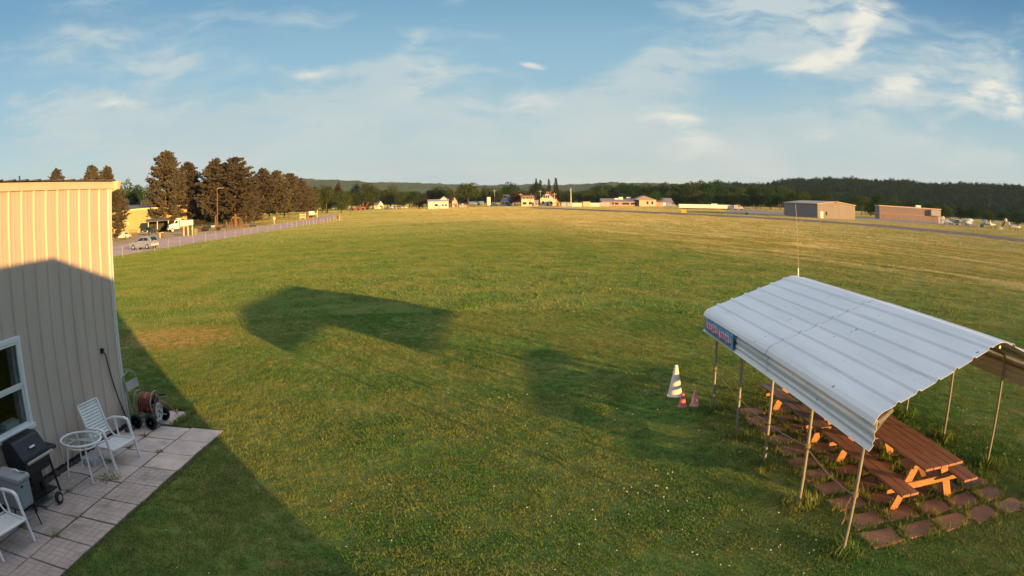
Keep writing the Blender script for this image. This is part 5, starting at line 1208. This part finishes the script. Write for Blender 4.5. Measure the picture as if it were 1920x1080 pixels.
MB().bx(.9, 1.8, -.05, -.003, 0, 1.9).build('door', MW, t); MB().bx(2.6, 3.1, -.05, -.003, .9, 1.9).build('window', M_PANE, t); MB().bx(w / 2 - .4, w / 2 + .4, -.4, -.26, Hr - .2, Hr + .25).build('vent', M_TANM, t)
t = far('fuel_tank', 'white upright tank at the back end of the shaded hangar wall', 'tank', 1480, 236); MB().lathe([(.6, 0), (.85, .15), (.85, 2.4), (.5, 2.7)], n=18).build('tank_shell', MW, t); MB().tube([(.3, 0, 2.6), (.3, 0, 3.0)], .12, 8).build('vent_pipe', M_GREYW, t)
D = 234; p0, p1 = at(1649, 234), at(1764, 240.5); ang = math.atan2(p1.y - p0.y, p1.x - p0.x)
t = thing('tan_building', 'long tan flat-roofed hangar with a darker band, at the right of the airfield', 'hangar', tuple(p0), ang)
L = (p1 - p0).length; h = hz(1700, 389.5, D); M_TAN2 = mat('tan_block_wall', (.22, .165, .165), .7, var=.07, scale=1)
MB().bx(0, L, 0, 8, 0, h).build('wall', M_TAN2, t); MB().bx(.02, L - .02, -.05, -.003, h * .42, h * .5).build('band', mat('band_brown', (.36, .18, .12), .7), t); MB().bx(-.2, L + .2, -.2, 8.2, h + .01, h + .35).build('parapet', mat('parapet_pale', (.52, .38, .30), .7), t)
MB().bx(L * .62, L * .70, 3, 5, h + .36, h + 1.1).build('roof_unit', MW, t); MB().bx(1.5, 5, -.07, -.003, .1, 1.6).build('door', mat('pinkish_door', (.24, .16, .15), .6), t); MB().bx(L - 4.5, L - .5, -1.5, -.06, h * .5, h - .2).build('canopy', M_GREYR, t)
t = far('white_kiosk', 'small bright white box at the right end of the long tan hangar', 'kiosk', 1765, 222); MB().bx(-1.1, 1.1, -.8, .8, 0, 1.9).build('kiosk_wall', paint('trailer_white', (.85, .8, .7)), t); MB().bx(-1.2, 1.2, -.9, .9, 1.91, 2.1).build('roof', M_CRE, t); MB().bx(-.4, .4, -.85, -.81, .1, 1.6).build('door', M_GREYW, t)
def tent(px, D, w, h, m, lb):
    t = far('tent', lb, 'tent', px, D, 15); MB().prism([(-w, .9), (w, .9), (w * 1.05, 1.0), (0, h), (-w * 1.05, 1.0)], -1.8, 1.8, 'y').build('tent_roof', m, t)
    for x in (-w, w):
        for y in (-1.7, 1.7): MB().bx(x - .05, x + .05, y - .05, y + .05, 0, .95).build('pole', M_GREYW, t)
    MB().bx(-w, -w * .2, 1.6, 1.65, 0, .9).build('side_wall', m, t); return t
tent(1820, 205, 1.7, 2.4, MW, 'white pointed tent among the parked planes')
tent(1806, 208, 1.2, 1.9, M_CRE, 'lower cream tent left of the white pointed one'); tent(1848, 205, 1.5, 2.5, mat('grey_green_tent', (.24, .29, .27), .7), 'grey green tent right of the white pointed one')
def plane(px, D, lb, m, turn):
    t = far('light_aircraft', lb, 'aircraft', px, D, turn, 'light aircraft parked at the right'); 
    MB().lathe([(.05, -3), (.25, -2.2), (.5, -.3), (.55, .8), (.4, 1.8), (.12, 2.2)], (0, 0, 1.1), 14, 'x').build('fuselage', m, t, smooth=True); MB().bx(-.4, .8, -4.2, 4.2, 1.65, 1.78).build('wing', m, t, bevel=.03)
    MB().prism([(-3, 1.1), (-2.2, 1.2), (-2.7, 2.3), (-3.1, 2.3)], -.05, .05, 'y').build('tail_fin', m, t); MB().bx(-3.0, -2.4, -1.3, 1.3, 1.15, 1.21).build('tailplane', m, t)
    for x, y in ((.3, -.9), (.3, .9), (-2.7, 0)): MB().lathe([(.01, -.06), (.24, -.06), (.24, .06), (.01, .06)], (x, y, .24), 10, 'y').build('wheel', M_TYRE, t)
    MB().bx(2.21, 2.25, -.07, .07, .3, 1.9).build('propeller', M_BLACK, t); MB().box((.7, 0, 1.5), (.8, .75, .35)).build('windscreen', M_PANE, t)
    return t
plane(1782, 215, 'white light aircraft left of the tents', MW, 30); plane(1794, 212, 'grey light aircraft nearest the tents on their left', mat('aircraft_grey', (.36, .38, .42), .4), -20); plane(1862, 205, 'white light aircraft between the grey green tent and the round lamp', MW, 70); plane(1905, 205, 'grey light aircraft at the right picture edge', mat('aircraft_grey', (.36, .38, .42), .4), 30)
t = far('beacon', 'white round airfield beacon on a dark slanted arm', 'beacon', 1882, 200); H = hz(1886, 413, 200)
MB().tube([(-.9, 0, .3), (-.6, 0, .9), (.5, 0, H - .3)], .22, 8).build('arm', M_BLACK, t); MB().lathe([(.02, -.28), (.5, -.2), (.55, .0), (.5, .2), (.02, .28)], (.75, 0, H), 18, 'y').build('lamp_head', MW, t); MB().bx(-1.5, -.3, -.6, .6, 0, .8).build('base', MW, t)

# ================================================================== GRASS
from mathutils import noise as _mn
NZ = _mn.noise
def inside(poly, x, y):
    c = False; j = len(poly) - 1
    for i in range(len(poly)):
        xi, yi = poly[i]; xj, yj = poly[j]
        if (yi > y) != (yj > y) and x < (xj - xi) * (y - yi) / (yj - yi) + xi: c = not c
        j = i
    return c
POLYS = [road_n + road_f[::-1], run_n + run_f[::-1], [(72, 232), (78, 196), (84, 178), (98, 171), (118, 165), (140, 160), (175, 225), (140, 215), (122, 205), (112, 215), (112, 260), (108, 330)]]
YARD = [(-61.2, 30), (-60.7, 82), (-60.2, 107), (-56, 124), (-57, 150), (-61.5, 190), (-96, 196), (-104, 180), (-115, 165), (-120, 140), (-125, 90), (-120, 30)]
RS = [(x, y) for x, y, r in SLABS if x > 0]
def blocked(x, y, rd):
    if x < -5.14 and y < 11.10: return True
    if -7.4 < x < -6.36 and y < 12.12: return True
    if x < -7.25 and y < 10.95: return True
    if 3.9 < x < 7.2 and 5.6 < y < 12.5:
        for sx, sy in RS:
            if abs(x - sx) < .235 and abs(y - sy) < .195: return True
        return rd.random() < .35
    if abs(x) > 30 or y > 60:
        for p in POLYS:
            if inside(p, x, y): return True
        if x < -50 and inside(YARD, x, y): return rd.random() < .8
    return False
def clump(n, R, h0, h1, w, lean, seed):
    rd = random.Random(seed); b = MB(); tone = []
    for k in range(n):
        a = rd.uniform(0, 6.3); r = R * math.sqrt(rd.random()); p = Vector((math.cos(a) * r, math.sin(a) * r, -.005)); a2 = rd.uniform(0, 6.3); d = Vector((math.cos(a2), math.sin(a2), 0)); s = Vector((-d.y, d.x, 0))
        h = rd.uniform(h0, h1); l = rd.uniform(*lean) * h; ww = w * rd.uniform(.7, 1.3) / 2; i = len(b.v); tn = rd.random()
        b.v += [p - s * ww, p + s * ww, p + d * l * .4 + s * ww * .8 + Vector((0, 0, h * .62)), p + d * l * .4 - s * ww * .8 + Vector((0, 0, h * .62)), p + d * l + Vector((0, 0, h * rd.uniform(.85, 1)))]
        b.f += [(i, i + 1, i + 2, i + 3), (i + 3, i + 2, i + 4)]; tone += [tn] * 5
    return b, tone
def field(rmin, rmax, dens, seed, zs=(.8, 1.25), amax=50, power=0.):
    rd = random.Random(seed); out = []; A = math.radians(amax); n = int(A * (rmax ** 2 - rmin ** 2) * dens)
    for k in range(n):
        a = rd.uniform(-A, A); r = math.sqrt(rmin ** 2 + (rmax ** 2 - rmin ** 2) * rd.random())
        if power and rd.random() > (rmin / r) ** power: continue
        x, y = r * math.sin(a), r * math.cos(a)
        if blocked(x, y, rd): continue
        k_ = 1. + .45 * NZ(Vector((x * .55, y * .55, seed))) + .25 * NZ(Vector((x * 2.1, y * 2.1, seed + 5.)))
        out.append((x, y, 0, rd.uniform(*zs) * max(.45, k_)))
    return out
DQ = 1.0
t_, tn_ = clump(24, .10, .026, .052, .0075, (.1, .8), 1)
scatter('grass', t_, field(4.2, 25, 300 * DQ, 2, power=.85, amax=53), M_GRASS, 'short mown lawn grass in front of the building', tn_)
# longer tufts round the posts, the slab joints and the patio edge
rd = random.Random(8); pts = []
for y in PYS:
    for s in (-1, 1):
        for k in range(26): pts.append((CX + s * 1.865 + rd.gauss(0, .10), y + rd.gauss(0, .10), 0, rd.uniform(.9, 1.9)))
for x, y in RS:
    for k in range(22):
        a = rd.uniform(0, 6.28); pts.append((x + .30 * math.cos(a) + rd.gauss(0, .02), y + .265 * math.sin(a) + rd.gauss(0, .02), 0, rd.uniform(.5, 1.4)))
for k in range(420): pts.append((-5.15 + rd.gauss(0, .02), rd.uniform(3.2, 11.1), 0, rd.uniform(.35, .7)))
for k in range(160): pts.append((rd.uniform(-6.38, -5.15), 11.12 + rd.gauss(0, .02), 0, rd.uniform(.35, .7)))
for k in range(60): pts.append((-6.36 + rd.gauss(0, .03), rd.uniform(11.1, 12.1), 0, rd.uniform(.8, 1.4)))
for k in range(70): pts.append((rd.uniform(-7.2, -6.4), 12.14 + rd.gauss(0, .03), 0, rd.uniform(.8, 1.4)))
t_, tn_ = clump(14, .07, .06, .12, .009, (.3, 1.0), 5)
scatter('grass', t_, pts, M_GRASS, 'longer grass tufts round the posts and slabs', tn_)
pts = []
for i in range(11):
    for j in range(3):
        if rd.random() < .55:
            for k in range(rd.randint(2, 12)): pts.append(((-5.91, -6.62, -7.2)[j] + rd.gauss(0, .05), 11.06 - .72 * i + rd.gauss(0, .04), .015, rd.uniform(.35, .8)))
for k in range(34): pts.append((-6.25 + rd.gauss(0, .12), 8.2 + rd.gauss(0, .10), .02, rd.uniform(.4, .8)))
for k in range(120): pts.append((rd.choice((-5.915, -6.62)) + rd.gauss(0, .008), rd.uniform(4, 11), .012, rd.uniform(.2, .5)))
scatter('weeds', t_, pts, M_GRASS, 'small weeds in the joints of the patio', tn_)
t_, tn_ = clump(46, .42, .04, .085, .017, (.1, .7), 3)
scatter('grass', t_, field(24.2, 78, 4.2 * DQ, 4, amax=54), M_GRASS, 'mown grass of the middle of the field', tn_)
t_, tn_ = clump(80, 2.3, .05, .10, .055, (.3, 1.1), 6)
scatter('grass', t_, field(76, 300, .20 * DQ, 7, amax=54) + field(300, 520, .07 * DQ, 8, amax=52), M_GRASS, 'grass of the far field up to the houses', tn_)
# clover heads in the lawn
rd = random.Random(21); pts = []
for cx_, cy_, n, s in ((1.9, 8.6, 34, .35), (.9, 7.6, 12, .3), (2.9, 7.2, 26, .5), (-.2, 13.5, 14, .3), (2.2, 12.2, 22, .45), (3.1, 10.2, 14, .3), (8.2, 8.4, 30, .7), (9.2, 11, 34, .9), (-3.6, 6.2, 10, .5), (2.6, 6.3, 20, .5), (6.6, 13.6, 20, 1.)):
    for k in range(n // 2): pts.append((cx_ + rd.gauss(0, s), cy_ + rd.gauss(0, s * 1.2), rd.uniform(.05, .085), rd.uniform(.7, 1.2)))
for k in range(150):
    a, r = rd.uniform(-.8, .8), rd.uniform(5, 17); x, y = r * math.sin(a), r * math.cos(a)
    if not blocked(x, y, rd): pts.append((x, y, rd.uniform(.05, .08), rd.uniform(.5, .9)))
scatter('clover', MB().lathe([(.002, -.007), (.008, -.003), (.009, .003), (.004, .008)], n=7), pts, mat('clover_white', (.70, .68, .60), .8), 'white clover heads in the lawn')

# ================================================================== SKY AND LIGHT
SKY_STRENGTH = .10
def make_world():
    w = bpy.data.worlds.new('World'); S.world = w; w.use_nodes = True; nt = w.node_tree; nt.nodes.clear()
    out = nt.nodes.new('ShaderNodeOutputWorld'); bg = nt.nodes.new('ShaderNodeBackground'); bg.inputs['Strength'].default_value = SKY_STRENGTH
    sk = nt.nodes.new('ShaderNodeTexSky'); sk.sky_type = 'NISHITA'; sk.sun_disc = False; sk.sun_elevation = SUN_EL
    sk.sun_rotation = math.atan2(-math.sin(SUN_AZ), -math.cos(SUN_AZ)); sk.air_density = 1.; sk.dust_density = .6; sk.ozone_density = 1.6; sk.altitude = 200
    tc = nt.nodes.new('ShaderNodeTexCoord'); sx = nt.nodes.new('ShaderNodeSeparateXYZ'); lk(nt, tc.outputs['Generated'], sx.inputs[0])
    az = math1(nt, 'MULTIPLY', math1(nt, 'ARCTAN2', sx.outputs[0], sx.outputs[1]), 57.2958); el = math1(nt, 'MULTIPLY', math1(nt, 'ARCSINE', sx.outputs[2]), 57.2958)
    cb_ = nt.nodes.new('ShaderNodeCombineXYZ'); lk(nt, az, cb_.inputs[0]); lk(nt, el, cb_.inputs[1]); AE = cb_.outputs[0]
    # the flow of the wisps: a warped, drawn-out noise
    wv = nd(nt, 'ShaderNodeTexNoise', Scale=.11, Detail=4); lk(nt, AE, wv.inputs['Vector'])
    vm = nt.nodes.new('ShaderNodeVectorMath'); vm.operation = 'MULTIPLY_ADD'; lk(nt, wv.outputs['Color'], vm.inputs[0]); vm.inputs[1].default_value = (6, 4., 0); lk(nt, AE, vm.inputs[2]); WA = vm.outputs[0]
    nz = noise(nt, mapping(nt, WA, rot=(0, 0, math.radians(-10)), sc=(.085, .36, 1)), 1., 8, .58)
    nf = noise(nt, mapping(nt, WA, rot=(0, 0, math.radians(16)), sc=(.30, .95, 1)), 1., 7, .62)
    nv = noise(nt, mapping(nt, WA, sc=(.05, .14, 1)), 1., 5, .55)
    tot = None; hot = None
    def dirof(px, py): d = ray(px, py); return math.degrees(math.atan2(d.x, d.y)), math.degrees(math.asin(d.z))
    for x0, y0, x1, y1, Wd, s, bright in CLOUDS:
        a0, e0 = dirof(x0, y0); a1, e1 = dirof(x1, y1); a, e = (a0 + a1) / 2, (e0 + e1) / 2; L = math.hypot(a1 - a0, e1 - e0) / 2 + Wd * .8; rot = math.atan2(e1 - e0, a1 - a0)
        v = mapping(nt, WA, loc=(-(a + 3.), -(e + 2.), 0)); v = mapping(nt, v, rot=(0, 0, -rot)); v = mapping(nt, v, sc=(1 / L, 1 / Wd, 0))
        ln = nt.nodes.new('ShaderNodeVectorMath'); ln.operation = 'LENGTH'; lk(nt, v, ln.inputs[0])
        g = smooth(nt, ln.outputs['Value'], 1.15, .1, 0., s)
        if bright: hot = math1(nt, 'MULTIPLY', g, bright) if hot is None else math1(nt, 'ADD', hot, math1(nt, 'MULTIPLY', g, bright))
        else: tot = g if tot is None else math1(nt, 'ADD', tot, g)
    shape = math1(nt, 'ADD', math1(nt, 'MULTIPLY', smooth(nt, nz, .36, .62), .62), math1(nt, 'MULTIPLY', smooth(nt, nf, .36, .66), .5))
    dens = math1(nt, 'ADD', math1(nt, 'MULTIPLY', tot, math1(nt, 'ADD', .36, shape)), math1(nt, 'MULTIPLY', smooth(nt, nz, .46, .70), smooth(nt, el, 30., 4., .12, .55)))
    hotd = math1(nt, 'MULTIPLY', hot, math1(nt, 'ADD', .25, shape))
    grad = nt.nodes.new('ShaderNodeValToRGB'); lk(nt, math1(nt, 'DIVIDE', el, 90.), grad.inputs[0]); cr = grad.color_ramp; cr.interpolation = 'EASE'
    for k_, (e_, col_) in enumerate(SKY_GRAD):
        el_ = cr.elements[k_] if k_ < 2 else cr.elements.new(e_ / 90.)
        el_.position = e_ / 90.; el_.color = c4(col_)
    skc = mixc(nt, .88, sk.outputs[0], grad.outputs[0])
    dk = math1(nt, 'MULTIPLY', smooth(nt, az, 18., 46.), smooth(nt, el, 8., 22.))
    skc = mixc(nt, dk, skc, mixc(nt, 1., skc, (.55, .68, .80, 1), 'MULTIPLY'))
    c = mixc(nt, smooth(nt, dens, .05, .95, 0., .92), skc, mixc(nt, smooth(nt, nv, .35, .65), c4(CLOUD_C), c4(CLOUD_D)))
    c = mixc(nt, smooth(nt, hotd, .10, 1.1, 0., .92), c, c4(CLOUD_HOT))
    lk(nt, c, bg.inputs['Color']); lk(nt, bg.outputs[0], out.inputs['Surface'])
# from px, py to px, py in the photograph, half width in degrees, density, bright core (0: a grey-white veil)
CLOUDS = [(1330, 10, 1650, 60, 7, .8, 0), (1630, 25, 1590, 110, 2.0, .9, 1), (1595, 100, 1450, 150, 1.7, .9, 1), (1500, 45, 1560, 25, 2.0, .6, .8), (1690, 5, 1600, 0, 2.2, .8, 1),
          (1680, 180, 1900, 150, 4.5, .7, 0), (1650, 175, 1750, 150, 1.6, .85, 1), (1780, 215, 1880, 150, 1.9, .85, 1), (1870, 205, 1930, 185, 1.7, .8, 1), (1720, 95, 1920, 100, 2.2, .55, 0), (1885, 92, 1915, 96, 1.0, .7, 1),
          (1160, 130, 1340, 130, 2.6, .75, 0), (1130, 190, 1320, 190, 3.2, .8, 0), (1215, 215, 1330, 258, 1.6, .85, 1), (1320, 250, 1590, 240, 1.7, .9, 0), (1480, 248, 1590, 242, 1.1, .4, 1), (1210, 285, 1560, 325, 2.2, .95, 0), (1215, 280, 1400, 290, 1.2, .5, 1), (1560, 300, 1900, 335, 1.8, .9, 0), (1080, 300, 1900, 310, 4.2, .75, 0), (1320, 215, 1700, 225, 3.0, .5, 0), (1700, 262, 1800, 240, 1.3, .5, 1), (1640, 270, 1760, 262, 1.3, .6, 0), (1850, 300, 1920, 310, 1.2, .6, 0),
          (660, 165, 870, 120, 2.4, .7, 0), (540, 145, 640, 132, .7, .8, .8), (730, 100, 780, 65, 1.2, .45, 0), (-20, 225, 420, 215, 3.6, .85, 0), (380, 215, 1000, 205, 4.2, .9, 0), (160, 190, 300, 180, .8, .8, .9), (230, 210, 420, 195, 1.1, .5, .8), (680, 160, 900, 200, 1.8, .6, .6), (860, 200, 1090, 190, 1.1, .6, .8), (980, 215, 1230, 240, 3.0, .8, 0),
          (0, 290, 600, 270, 3.0, .6, 0), (500, 280, 1150, 290, 3.6, .7, 0), (970, 116, 1030, 130, .55, .9, .9), (800, 8, 880, 0, 1.2, .7, .5), (80, 60, 420, 140, 6, .5, 0), (500, 75, 620, 40, 3, .25, 0), (600, 330, 1000, 335, 1.6, .7, 0), (200, 320, 300, 318, 1.5, .8, 0)]
SKY_GRAD = ((0, (2.55, 2.90, 2.80)), (90, (5.6, 5.5, 5.5)), (3.5, (1.80, 2.50, 2.72)), (11, (1.05, 1.98, 2.62)), (19, (.56, 1.40, 2.20)), (28, (.30, .90, 1.65)), (34, (.40, .95, 1.6)), (50, (5.0, 5.0, 5.1)))  # sky overhead, out of view, brightened as added fill light
CLOUD_C = (1.95, 2.50, 2.68); CLOUD_D = (2.40, 2.75, 2.78); CLOUD_HOT = (3.6, 3.5, 3.1)
make_world()

ld = bpy.data.lights.new('sun', 'SUN'); ld.energy = 4.5; ld.angle = math.radians(.53); ld.color = (1., .57, .17)
so = bpy.data.objects.new('sun', ld); COL.objects.link(so); so.location = (60, -75, 60)
so.rotation_euler = Vector((math.sin(SUN_AZ) * math.cos(SUN_EL), math.cos(SUN_AZ) * math.cos(SUN_EL), -math.sin(SUN_EL))).to_track_quat('-Z', 'Y').to_euler()

S.render.engine = 'CYCLES'
S.view_settings.view_transform = 'Standard'; S.view_settings.look = 'None'; S.view_settings.gamma = 1.; S.view_settings.exposure = 1.3
S.view_settings.use_curve_mapping = False
C_ = S.cycles
C_.max_bounces = 5; C_.diffuse_bounces = 3; C_.glossy_bounces = 3; C_.transmission_bounces = 3; C_.transparent_max_bounces = 8; C_.sample_clamp_indirect = 4.; C_.caustics_reflective = False; C_.caustics_refractive = False
C_.use_denoising = True
try: C_.denoiser = 'OPENIMAGEDENOISE'; C_.denoising_input_passes = 'RGB_ALBEDO_NORMAL'
except Exception: pass

# ------------------------------------------------------------------ the evening air
def haze():
    m, nt, out = newmat('haze_air'); v = nt.nodes.new('ShaderNodeVolumePrincipled'); v.inputs['Color'].default_value = (.75, .88, 1., 1); v.inputs['Density'].default_value = HAZE; v.inputs['Anisotropy'].default_value = .1
    lk(nt, v.outputs[0], out.inputs['Volume'])
    tag(MB().bx(-5400, 5400, -5400, 5400, -1, 260).build('haze', m), kind='stuff')
HAZE = .00006
haze()
